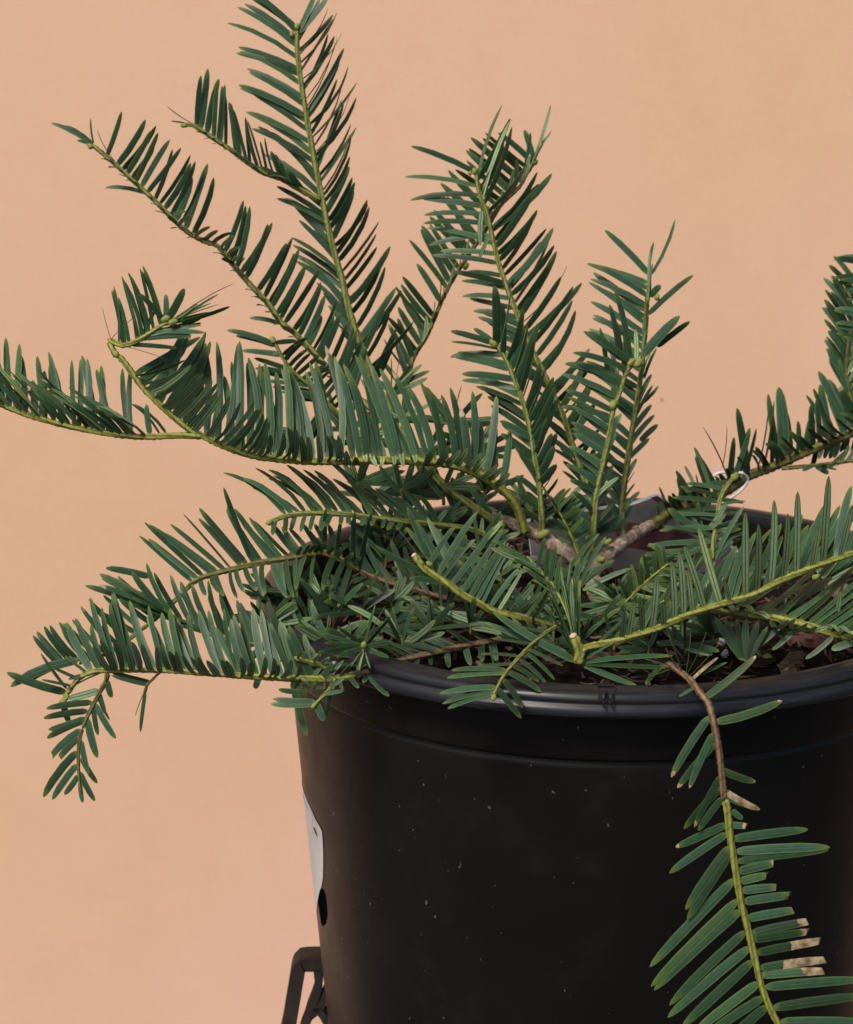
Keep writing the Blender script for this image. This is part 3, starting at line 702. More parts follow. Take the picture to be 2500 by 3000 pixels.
# L: fan of leaves lying on the front rim
B([(1640, 1830, 640), (1600, 1855, 720), (1552, 1894, 820), (1500, 1950, 920), (1470, 1990, 965), (1446, 2040, 1005)], (6, 5), 'green', (), single=[
    (1474, 1968, 1310, 1986, dict(w=25, arc=-.07)), (1478, 1958, 1322, 1964, dict(w=24, arc=-.08)), (1454, 2012, 1288, 2032, dict(w=24, arc=-.06)), (1448, 2024, 1296, 2062, dict(w=20, arc=-.08)), (1446, 2026, 1312, 2076, dict(w=23, arc=-.07)),
    (1480, 1992, 1532, 2074, dict(w=24, arc=-.08)), (1460, 2018, 1528, 2104, dict(w=24)), (1492, 1972, 1586, 2028, dict(w=26, arc=-.12, age=.5)), (1506, 1950, 1580, 1998, dict(w=22, arc=-.12, age=.5)), (1524, 1930, 1602, 2004, dict(w=22, arc=-.1, age=.5)), (1540, 1914, 1626, 1992, dict(w=20, arc=-.1)), (1500, 1944, 1400, 1950, dict(w=18, age=.2)), (1520, 1924, 1410, 1916, dict(w=18, age=.2, arc=-.08)), (1550, 1900, 1650, 1950, dict(w=20, age=.15)), (1565, 1885, 1440, 1870, dict(w=18, age=.15)), (1590, 1870, 1670, 1920, dict(w=18, age=.15)), (1600, 1850, 1500, 1830, dict(w=18, age=.15))], bud=[(1446, 2044, 10)])
# M: cut shoot in the middle
B([(1640, 1840, 380), (1540, 1812, 430), (1444, 1790, 460), (1412, 1772, 470), (1360, 1746, 480), (1320, 1718, 488), (1280, 1690, 494), (1240, 1662, 500), (1214, 1626, 505)], (11, 10), 'lime', [
    dict(by='x', k=[(1300, -92, -190, -90), (1360, -120, -204, -90), (1420, -132, -172, -90), (1520, -112, -130, -90), (1600, -90, -120, -80)], sp=24, w=25, roll=0, arc=-.03, age=.5),
    dict(by='x', k=[(1440, 70, -140, 60), (1500, 76, -110, 60), (1600, 60, -100, 60)], sp=32, w=15, roll=40, arc=.02, face='under')],
  single=[(1264, 1650, 1328, 1546, dict(w=16, age=.52, cut=True)), (1288, 1678, 1400, 1498, dict(w=18, age=.52, roll=12)), (1300, 1690, 1390, 1580, dict(w=14, age=.52, roll=40, cut=True)), (1324, 1710, 1448, 1542, dict(w=18, age=.52, roll=12, arc=-.03)), (1348, 1738, 1474, 1546, dict(w=18, age=.52, roll=12, arc=-.03)), (1376, 1750, 1484, 1584, dict(w=19, age=.52, roll=12)), (1398, 1758, 1490, 1590, dict(w=18, age=.52, roll=25)), (1412, 1764, 1494, 1602, dict(w=17, age=.52, roll=30)), (1440, 1775, 1520, 1666, dict(w=15, age=.52, roll=30)),
          (1284, 1690, 1100, 1598, dict(w=20, arc=-.10, roll=15)), (1284, 1712, 1200, 1694, dict(w=18, dd=20)), (1250, 1640, 1158, 1538, dict(w=20, dd=-40)), (1256, 1640, 1194, 1484, dict(w=24, dd=-40)), (1260, 1640, 1222, 1540, dict(w=24, dd=-40, cut=True))],
  bud=[(1232, 1646, 10), (1258, 1652, 9)], cutend=True, label="thick yellow green shoot cut off at its end, in the middle of the pot")
# N: cut shoot pointing right, its leaves show two pale bands
B([(1696, 1945, 800), (1698, 1915, 800), (1690, 1885, 805), (1680, 1862, 808)], (15, 14), 'lime', (), cutend=True, knob=.2)
B([(1698, 1926, 800), (1714, 1900, 800), (1814, 1876, 790), (1928, 1840, 770), (2020, 1800, 750), (2111, 1771, 730), (2203, 1744, 705), (2294, 1698, 680), (2386, 1661, 655), (2500, 1620, 620), (2640, 1565, 580)], (10.5, 9), 'lime', [
    dict(by='x', k=[(1850, 60, -110, -120), (1960, 80, -150, -140), (2100, 88, -190, -150), (2250, 84, -190, -150), (2400, 80, -190, -150), (2560, 80, -180, -150)], sp=28, w=27, roll=0, arc=-.03, face='top', age=.46)],
  single=[(bx, by, tx, ty, dict(w=ww, face='under', dd=70, roll=0, arc=random.uniform(-.03, .03), lift=.05, cut=c_, age=.53)) for (bx, by, tx, ty, ww, c_) in (
    (1819, 1870, 1830, 1794, 18, 0), (1842, 1864, 1858, 1760, 19, 0), (1878, 1846, 1874, 1746, 17, 0), (1908, 1838, 1924, 1687, 21, 0), (1944, 1836, 1940, 1762, 19, 1), (1972, 1812, 1967, 1643, 21, 0), (2002, 1802, 1990, 1616, 22, 0), (2030, 1796, 2014, 1670, 18, 0), (2062, 1784, 2005, 1600, 22, 0), (2112, 1770, 2046, 1543, 23, 0), (2138, 1760, 2118, 1696, 14, 1), (2184, 1744, 2184, 1500, 25, 0), (2216, 1732, 2222, 1536, 23, 0), (2254, 1712, 2268, 1465, 25, 0), (2292, 1696, 2308, 1504, 22, 0), (2331, 1682, 2337, 1440, 25, 0), (2381, 1664, 2400, 1536, 20, 0), (2411, 1650, 2428, 1394, 26, 0), (2459, 1634, 2497, 1478, 22, 0), (2500, 1618, 2530, 1440, 24, 0), (2540, 1600, 2570, 1420, 24, 0))],
  bud=[(2392, 1690, 11)], label="yellow green shoot pointing right, leaves standing up with pale banded undersides")
# Y: leaves fanning from the base of the cut shoot
B([(1696, 1940, 790), (1690, 1900, 760), (1668, 1810, 700), (1630, 1730, 640), (1590, 1680, 600), (1545, 1630, 560)], (6, 4), 'green', [
    dict(k=[(1640, -120, -50, 20), (1700, -130, -60, 20), (1760, -110, -90, 20)], sp=20, w=17, roll=25, arc=-.05, face='mix', age=.52),
    dict(k=[(1640, 20, -80, 20), (1760, 20, -130, 20), (1890, -10, -180, 20)], sp=22, w=16, roll=35, age=.5, face='mix')],
  single=[(1696, 1940, 1444, 1790, dict(w=30, arc=-.10, dd=-60)), (1660, 1910, 1420, 1822, dict(w=22, arc=-.06, dd=-60)), (1690, 1930, 1604, 1734, dict(w=19, roll=10)), (1694, 1930, 1636, 1674, dict(w=21, arc=.03)), (1696, 1925, 1682, 1690, dict(w=21, arc=.03)), (1692, 1930, 1596, 1698, dict(w=20, arc=.05)), (1690, 1936, 1600, 1780, dict(w=20)), (1698, 1925, 1700, 1740, dict(w=18, roll=20)),
          (1700, 1944, 1972, 1921, dict(w=22, arc=.03, dd=40, roll=10)), (1705, 1945, 1981, 1955, dict(w=22, arc=-.05, dd=40, roll=15)), (1715, 1948, 1866, 2008, dict(w=22, arc=-.08, dd=40)), (1939, 1951, 1891, 2004, dict(w=20, bd=110)), (1720, 1930, 1860, 1790, dict(w=10, roll=40, dd=20)), (1712, 1935, 1800, 1880, dict(w=16, dd=20))])
# O: shoot in the right of the pot with hooked near leaves
B([(1960, 1770, 430), (2060, 1782, 520), (2125, 1790, 560), (2194, 1800, 600), (2285, 1813, 650), (2363, 1832, 690), (2431, 1854, 720), (2500, 1868, 745), (2620, 1900, 780)], (11, 10), 'lime', [
    dict(by='x', k=[(2140, 190, -110, -140), (2280, 205, -150, -160), (2420, 190, -150, -160), (2600, 180, -140, -160)], sp=23, w=26, roll=0, arc=.06),
    dict(by='x', k=[(2120, 40, 6, 60), (2300, 46, 4, 60), (2560, 46, 4, 60)], sp=30, w=24, roll=10, arc=-.04, lift=.55, face='under', age=.52),
    dict(by='x', k=[(2000, 60, -130, -60), (2120, 80, -130, -80)], sp=24, w=20, roll=10)],
  single=[(2500, 1885, 2436, 1902, dict(w=26, age=.5)), (2330, 1845, 2262, 1904, dict(w=16, arc=.1, bd=-20, age=.3)), (2440, 1865, 2360, 1930, dict(w=16, arc=.1, bd=10, age=.3)), (2290, 1830, 2222, 1894, dict(w=18, arc=.05, bd=-30, age=.25))])
B([(2200, 1945, 640), (2180, 1935, 640), (2165, 1930, 640)], (4, 4), 'oldg', (), single=[(2180, 1935, 2095, 1806, dict(w=22, age=.15)), (2176, 1935, 2125, 1812, dict(w=20, age=.15)), (2178, 1935, 2160, 1812, dict(w=18, age=.15)), (2186, 1935, 2186, 1814, dict(w=22, age=.15)), (2192, 1935, 2222, 1820, dict(w=22, age=.15)), (2196, 1940, 2250, 1836, dict(w=16, age=.15))])
# P: branch to the right over the back rim
B([(1905, 1545, -160), (1974, 1497, -230), (2060, 1465, -290), (2125, 1440, -340), (2194, 1394, -380), (2271, 1365, -410), (2363, 1324, -440), (2431, 1297, -455), (2500, 1268, -470), (2640, 1200, -480)], (16, 11), 'oldg', [
    dict(by='x', k=[(1930, -20, -70, 0), (2040, -42, -95, 0), (2115, -60, -138, 0), (2130, 8, -158, 0), (2190, 16, -182, 0), (2216, 10, -188, 0), (2245, 30, -196, 0), (2290, -10, -212, 0), (2330, -20, -100, 0), (2360, 5, -110, 0), (2430, -34, -160, 0), (2462, -62, -148, 0), (2600, -60, -150, 0)], sp=29, w=33, roll=32, to=(1,.6), arc=-.02),
    dict(by='x', k=[(1960, -24, -40, 90), (2200, -26, -50, 110), (2300, -40, -62, 120), (2440, -60, -40, 120), (2600, -60, -40, 120)], sp=24, w=19, roll=35, lift=.16, to=(.6,.8)),
    dict(by='x', k=[(2390, -14, 46, -30), (2600, -16, 60, -30)], sp=20, w=17, roll=10, age=.25)],
  single=[(2294, 1345, 2282, 1134, dict(w=38)), (2470, 1240, 2398, 1088, dict(w=26)), (2400, 1250, 2362, 1158, dict(w=13, roll=40, arc=.2)), (1990, 1500, 2000, 1420, dict(w=26)), (1940, 1520, 1922, 1478, dict(w=18)), (1960, 1510, 1935, 1470, dict(w=16))], knob=.22, label="brown green branch leaning right over the back rim, tag wire around it")
B([(2290, 1372, -400), (2400, 1362, -390), (2500, 1349, -380), (2640, 1330, -370)], (6, 5), 'oldg', [dict(by='x', k=[(2380, -30, 14, 30), (2600, -30, 14, 30)], sp=40, w=14, roll=30), dict(by='x', k=[(2440, 30, -50, -20), (2600, 30, -60, -20)], sp=22, w=16, roll=10, age=.25)], single=[(2390, 1366, 2428, 1388, dict(w=18, age=.3)), (2385, 1366, 2452, 1376, dict(w=9, roll=40))])
# Q, R: upright shoots at the right edge of the frame
B([(2560, 1230, -470), (2500, 1180, -470), (2478, 1094, -470), (2482, 1055, -470), (2490, 985, -470), (2505, 900, -470), (2520, 830, -470)], (8, 6), 'oldg', [
    dict(k=[(840, -72, -90), (920, -76, -110), (990, -72, -110), (1050, -62, -80), (1110, -50, -90), (1200, -60, -130)], sp=18, w=20, roll=8),
    dict(k=[(840, 60, -80), (1050, 40, -60), (1150, 40, -70)], sp=26, w=18, roll=20, face='under')])
B([(2620, 1220, -380), (2590, 1080, -380), (2570, 950, -380), (2560, 850, -380), (2555, 740, -380)], (7, 5), 'green', [
    dict(k=[(745, -112, -20, 30), (800, -120, 4, 30), (860, -96, -20, 30), (920, -118, -14, 30), (980, -130, -40, 30), (1100, -110, -60, 30)], sp=26, w=20, roll=-5, age=.36)])
# S: tall central shoot
B([(1700, 1640, 20), (1736, 1540, -30), (1728, 1458, -80), (1712, 1402, -100), (1684, 1322, -115), (1656, 1234, -125), (1624, 1162, -130), (1584, 1074, -135), (1552, 1010, -138), (1504, 890, -140), (1480, 826, -140), (1460, 766, -138), (1444, 698, -135), (1428, 630, -130), (1404, 562, -125), (1394, 490, -120)], (10, 6), 'green', [
    dict(k=[(500, -205, -68, 20), (545, -238, -20), (600, -202, -12), (700, -188, -18), (760, -196, -12), (800, -162, -30), (900, -150, -32), (1000, -132, -42), (1150, -110, -70), (1300, -74, -66), (1450, -78, -78)], sp=31, w=19, roll=-4, arc=.07),
    dict(k=[(505, 70, -188, -30), (580, 92, -175, -30), (660, 140, -162, -20), (750, 116, -146), (800, 138, -160), (900, 110, -170), (1000, 138, -186), (1100, 86, -182), (1150, 76, -112), (1300, 60, -100), (1450, 44, -62)], sp=25, w=23, roll=38, arc=-.05, to=(1,.5))],
  single=[(1406, 520, 1472, 308, dict(w=12, roll=45, arc=.07, face='under')), (1410, 590, 1496, 352, dict(w=14, roll=35, arc=.05, face='under')), (1446, 672, 1618, 508, dict(w=22, arc=-.1)), (1400, 620, 1408, 720, dict(w=16, face='under', roll=20)), (1428, 690, 1404, 760, dict(w=12, face='under'))], bud=[(1390, 502, 9), (1378, 506, 7)])
# T0: shoot behind, leaning right at its top
B([(1500, 1540, -60), (1300, 1440, -200), (1190, 1260, -280), (1204, 1074, -310), (1252, 982, -320), (1300, 870, -325), (1345, 790, -330), (1420, 680, -335), (1468, 602, -335), (1520, 550, -335), (1545, 508, -335), (1568, 472, -335)], (8, 5), 'oldg', [
    dict(k=[(460, -84, -104), (500, -122, -100), (540, -138, -110), (600, -116, -118), (700, -104, -134), (780, -84, -132), (860, -92, -134), (900, -66, -122), (960, -80, -120), (1060, -70, -112), (1150, -60, -100)], sp=23, w=22, roll=35, to=(.2,1), arc=.02),
    dict(k=[(480, 46, -110, 30), (600, 34, -96, 60), (700, 20, -80, 60), (850, 10, -70, 60), (1050, 14, -60, 60)], sp=30, w=16, roll=28, face='under', age=.36)],
  single=[(1560, 474, 1614, 308, dict(w=12, roll=40, face='under', arc=.05)), (1552, 490, 1614, 390, dict(w=12, roll=40, face='under', arc=-.1)), (1556, 462, 1536, 380, dict(w=18)), (1524, 500, 1554, 388, dict(w=17, roll=40, to=(1,.6)))], bud=[(1570, 476, 8), (1366, 780, 10)])
# T: nearer shoot with dark upright leaves
B([(1590, 1560, 30), (1587, 1495, 60), (1576, 1394, 75), (1564, 1322, 80), (1552, 1250, 82), (1536, 1190, 84), (1512, 1122, 86), (1480, 1050, 88), (1448, 1006, 90)], (9, 6), 'green', [
    dict(k=[(1015, -130, -26, 20), (1060, -164, -38), (1106, -146, -34), (1166, -148, -66), (1226, -120, -76), (1278, -112, -80), (1310, -100, -66), (1362, -96, -92), (1440, -60, -70), (1530, -70, -40)], sp=30, w=22, roll=-4, arc=.05),
    dict(k=[(1012, 10, -168), (1054, 26, -178), (1090, 30, -166), (1118, 38, -166), (1186, 48, -146), (1242, 48, -156), (1286, 56, -146), (1398, 44, -98), (1450, 50, -70), (1530, 60, -50)], sp=22, w=29, roll=42, to=(1,.6), arc=-.03)],
  single=[(1440, 1006, 1320, 970, dict(w=18)), (1446, 1000, 1388, 962, dict(w=16))], bud=[(1446, 1006, 12)])
# U: shoot with pale buds, right of the centre
B([(1735, 1620, 40), (1742, 1530, 60), (1748, 1450, 70), (1760, 1390, 75), (1776, 1322, 80), (1788, 1258, 84), (1800, 1194, 88), (1824, 1130, 92), (1836, 1092, 96), (1860, 1062, 100)], (9, 6), 'green', [
    dict(k=[(1066, -128, -88, 20), (1100, -166, -62), (1200, -134, -64), (1300, -106, -60), (1450, -72, -60), (1560, -70, -50)], sp=23, w=20, roll=-2, arc=.05),
    dict(k=[(1090, -10, -190, -20), (1160, -6, -160, -20), (1260, 26, -110), (1400, 46, -80), (1540, 56, -70)], sp=30, w=20, roll=14, face='mix')],
  single=[(1838, 1050, 1802, 848, dict(w=22, roll=40, to=(1,.6))), (1812, 1030, 1786, 892, dict(w=20, roll=40, to=(1,.6))), (1780, 1120, 1758, 960, dict(w=17, roll=40, to=(1,.6))), (1882, 1044, 1992, 926, dict(w=28, arc=-.05)), (1926, 1016, 2022, 942, dict(w=20, bd=-20)), (1826, 1056, 1710, 970, dict(w=19)), (1870, 1050, 1862, 964, dict(w=16, roll=20, face='under')), (1830, 1116, 1658, 1064, dict(w=24, arc=.05))], bud=[(1850, 1062, 12), (1870, 1064, 13), (1796, 1186, 13)])
# V: upright shoot behind U
B([(1830, 1590, -80), (1822, 1530, -90), (1828, 1430, -95), (1836, 1370, -98), (1848, 1290, -100), (1866, 1180, -102), (1878, 1100, -104), (1886, 1024, -104), (1892, 960, -104), (1896, 888, -104), (1902, 840, -104), (1902, 796, -104)], (10, 6), 'green', [
    dict(k=[(798, -128, -98), (822, -186, -88), (864, -160, -90), (900, -166, -86), (960, -144, -102), (1010, -142, -94), (1150, -120, -90), (1250, -104, -82), (1400, -74, -64), (1540, -50, -60)], sp=23, w=21, roll=-2, arc=.03),
    dict(k=[(1180, 40, -90), (1290, 58, -66), (1410, 40, -60), (1540, 46, -50)], sp=34, w=17, roll=14, face='mix'),
    dict(k=[(820, 4, -90, 30), (1000, 2, -100, 40), (1150, 24, -90, 30)], sp=36, w=13, roll=30, face='under', age=.3)],
  single=[(1910, 808, 1978, 642, dict(w=12, roll=35, arc=-.12)), (1900, 796, 1916, 708, dict(w=11, roll=40)), (1910, 872, 1936, 836, dict(w=20)), (1906, 920, 2032, 806, dict(w=17)), (1880, 1190, 1930, 1130, dict(w=12, roll=30, arc=-.1)), (1862, 1288, 1918, 1216, dict(w=15)), (1876, 1292, 1928, 1244, dict(w=17)), (1900, 1110, 1924, 1020, dict(w=12, roll=40))], bud=[(1926, 870, 9)])
# X: drooping branch hanging over the front of the pot
XL = [(2067, 2102, 1967, 2277, 22, .93), (2082, 2149, 2020, 2309, 20, .93), (2088, 2178, 1985, 2309, 21, .93), (2106, 2275, 2035, 2424, 18, .9), (2106, 2306, 2004, 2429, 21, 1.2), (2109, 2340, 2046, 2434, 20, 1.2), (2119, 2413, 1980, 2482, 22, .95), (2122, 2445, 1962, 2558, 23, 1.2), (2130, 2482, 2009, 2665, 24, 1.2), (2132, 2500, 2014, 2694, 25, 1.2), (2145, 2576, 1904, 2833, 27, 1.2), (2156, 2634, 1908, 2890, 26, 1.2), (2164, 2670, 1917, 2901, 28, 1.2), (2177, 2728, 1962, 2945, 26, 1.2), (2190, 2775, 1957, 2981, 27, 1.2), (2198, 2817, 1999, 3008, 27, 1.2), (2216, 2880, 2038, 3020, 27, 1.2), (2229, 2922, 2060, 3040, 26, 1.2), (2242, 2950, 2110, 3070, 26, 1.2)]
XR = [(2062, 2047, 2216, 1921, 23, .96, 0, .62), (2101, 2112, 2292, 2052, 23, .97, 0, .62), (2111, 2254, 2214, 2290, 20, .95, 0, .6), (2127, 2314, 2227, 2372, 18, .1, 0, .5), (2138, 2330, 2222, 2366, 17, 1.2, 0, .55), (2145, 2374, 2177, 2398, 17, 1.2, 0, .5), (2150, 2418, 2186, 2420, 18, .8, 1, .5), (2153, 2458, 2368, 2430, 24, 1.2, 0, .45), (2164, 2492, 2432, 2482, 25, 1.2, 0, .42), (2164, 2521, 2428, 2490, 22, 1.2, 0, .42), (2174, 2552, 2266, 2529, 24, .97, 1, .45), (2179, 2581, 2245, 2565, 22, .97, 1, .45), (2184, 2610, 2274, 2599, 22, .97, 1, .45), (2190, 2639, 2313, 2623, 24, .97, 1, .45), (2198, 2691, 2324, 2667, 24, .97, 1, .45), (2211, 2731, 2366, 2700, 23, .82, 1, .45), (2214, 2752, 2366, 2730, 22, .86, 1, .45), (2224, 2791, 2402, 2757, 24, .55, 1, .45), (2232, 2833, 2418, 2812, 24, .36, 1, .45), (2234, 2856, 2413, 2845, 23, .66, 1, .45), (2248, 2888, 2530, 2870, 26, 1.2, 0, .42), (2271, 2951, 2540, 2917, 26, 1.2, 0, .42), (2292, 2993, 2545, 2996, 26, 1.2, 0, .42)]
B([(1905, 1990, 560), (1930, 1962, 700), (1958, 1950, 830), (1984, 1962, 930), (2024, 1994, 1000), (2050, 2029, 1062), (2076, 2063, 1092), (2093, 2127, 1100), (2106, 2196, 1095), (2114, 2264, 1090), (2123, 2345, 1082)], (9, 9), 'brown', (), single=[(bx, by, tx, ty, dict(w=ww, arc=-.05, brown=b_, age=.5, dd=10)) for (bx, by, tx, ty, ww, b_) in [(q[0], q[1], q[2], q[3], q[4] * 1.12, q[5]) for q in XL[:6]]] + [(bx, by, tx, ty, dict(w=ww, arc=.08, brown=b_, cut=bool(c_), age=a_, dd=10)) for (bx, by, tx, ty, ww, b_, c_, a_) in [(*q[:4], q[4] * 1.14, *q[5:]) for q in XR[:6]]] +
  [(2016, 1980, 2110, 1880, dict(w=24, age=.55, roll=35, to=(1, .6))), (2014, 1976, 2070, 1852, dict(w=22, age=.5, roll=35, to=(1, .6))), (2010, 1970, 2024, 1850, dict(w=22, age=.45, roll=35, to=(1, .6))), (2030, 1990, 2104, 1926, dict(w=18, brown=.05, arc=-.05)), (1990, 1965, 1950, 1900, dict(w=16, age=.2)), (1975, 1955, 1890, 1930, dict(w=20, age=.25)), (2000, 1972, 1960, 1860, dict(w=20, age=.3, roll=30, to=(1, .6))), (2020, 1990, 2130, 1940, dict(w=18, age=.3)), (1970, 1956, 1900, 1985, dict(w=18, age=.2)), (2040, 2010, 1990, 2040, dict(w=16, age=.4))], knob=.22, label="bare brown upper stem of the drooping branch")
B([(2123, 2345, 1082), (2130, 2361, 1080), (2140, 2450, 1070), (2156, 2555, 1058), (2172, 2644, 1048), (2193, 2728, 1038), (2213, 2812, 1028), (2234, 2896, 1018), (2266, 2974, 1008), (2330, 3080, 995)], (11, 9), 'lime', (), single=[(bx, by, tx, ty, dict(w=ww, arc=random.uniform(-.05, .0), brown=b_, age=.40, dd=10, roll=random.gauss(0, 8), lift=.03)) for (bx, by, tx, ty, ww, b_) in [(q[0], q[1], q[2], q[3], q[4] * 1.14, q[5]) for q in XL[6:]]] + [(bx, by, tx, ty, dict(w=ww, arc=-.03, brown=b_, cut=bool(c_), age=a_, dd=10, roll=random.gauss(0, 8))) for (bx, by, tx, ty, ww, b_, c_, a_) in [(*q[:4], q[4] * 1.14, *q[5:]) for q in XR[6:]]],
  label="drooping shoot hanging down the front of the pot, right leaves bitten off short and brown")
# Z: low growth inside the pot
B([(2088, 1640, -60), (2090, 1588, -70), (2102, 1520, -120), (2112, 1456, -180), (2140, 1412, -220), (2152, 1397, -230)], (7, 6), 'green', [
    dict(k=[(1430, -120, -10, 30), (1520, -120, -10, 30), (1560, -165, -8, 30), (1600, -205, 4, 30), (1636, -210, 20, 30)], sp=21, w=20, roll=8, age=.42),
    dict(k=[(1440, 70, 10, -30), (1560, 80, -30, -30), (1636, 90, -60, -30)], sp=26, w=18, roll=15, age=.3)],
  single=[(2134, 1412, 1997, 1442, dict(w=20, dd=40)), (2125, 1420, 2031, 1506, dict(w=24, dd=40)), (2116, 1369, 2130, 1250, dict(w=20, roll=40, to=(1,.6))), (2130, 1400, 2061, 1252, dict(w=18, roll=40, to=(1,.6))), (2152, 1390, 2198, 1257, dict(w=17, roll=40, to=(1,.6))), (2112, 1440, 2052, 1513, dict(w=9, roll=30, dd=60)), (2090, 1640, 2148, 1584, dict(w=22)), (2094, 1650, 2180, 1483, dict(w=16, roll=20)), (2050, 1460, 2006, 1365, dict(w=20, face='under', bd=-60)), (2080, 1430, 2034, 1310, dict(w=20, face='under', bd=-60))], bud=[(2154, 1396, 13)])
B([(1800, 1800, 380), (1850, 1745, 400), (1900, 1700, 410), (1960, 1650, 420)], (5, 4), 'lime', [
    dict(by='x', k=[(1810, 70, 20, 20), (1960, 76, 10, 20)], sp=13, w=15, roll=20, age=.72, arc=-.05), dict(by='x', k=[(1810, -20, -70, 20), (1960, -10, -80, 20)], sp=16, w=14, roll=20, age=.66)])
B([(1696, 1625, 90), (1670, 1560, 110), (1640, 1505, 125), (1614, 1464, 135)], (6, 4), 'lime', [
    dict(k=[(1470, -30, -50, 20), (1610, -50, -30, 20)], sp=18, w=13, roll=25, age=.6), dict(k=[(1470, 40, -50, 20), (1610, 60, -40, 20)], sp=18, w=14, roll=25, age=.58)])
rz = random.Random(5)
def low(x, y, d, n, ln, age, spread=360, lean=(0, -1)):
    a0 = math.atan2(lean[1], lean[0])
    sg = []
    for k in range(n):
        a = a0 + math.radians(rz.uniform(-spread / 2, spread / 2)); l = ln * rz.uniform(.7, 1.15)
        sg.append((x + rz.uniform(-10, 10), y + rz.uniform(-10, 10), x + l * math.cos(a), y + l * math.sin(a) * .8, dict(w=rz.uniform(15, 22), age=age + rz.uniform(-.06, .06), roll=rz.gauss(0, 25), dd=rz.uniform(-50, 70), arc=rz.uniform(-.12, .12), face=rz.choice(['top', 'top', 'under']))))
    B([(x, y + 30, d), (x, y + 10, d + 4), (x + rz.uniform(-8, 8), y - 10, d + 8)], (5, 4), 'oldg', (), single=sg)
B([(1700, 1790, 200), (1698, 1740, 190), (1700, 1700, 185)], (5, 4), 'lime', (), single=[(1650, 1690, 1755, 1565, dict(w=17, roll=30, age=.55)), (1676, 1700, 1738, 1590, dict(w=16, roll=30, age=.55)), (1700, 1710, 1776, 1572, dict(w=18, roll=25, age=.52)), (1714, 1712, 1800, 1640, dict(w=17, age=.5)), (1690, 1720, 1760, 1650, dict(w=18, age=.5)), (1660, 1740, 1600, 1640, dict(w=18, age=.5)), (1720, 1730, 1850, 1665, dict(w=16, roll=20, age=.5)), (1690, 1740, 1640, 1660, dict(w=18, age=.48)), (1730, 1750, 1830, 1720, dict(w=15, age=.5)), (1680, 1730, 1560, 1700, dict(w=17, age=.45))])
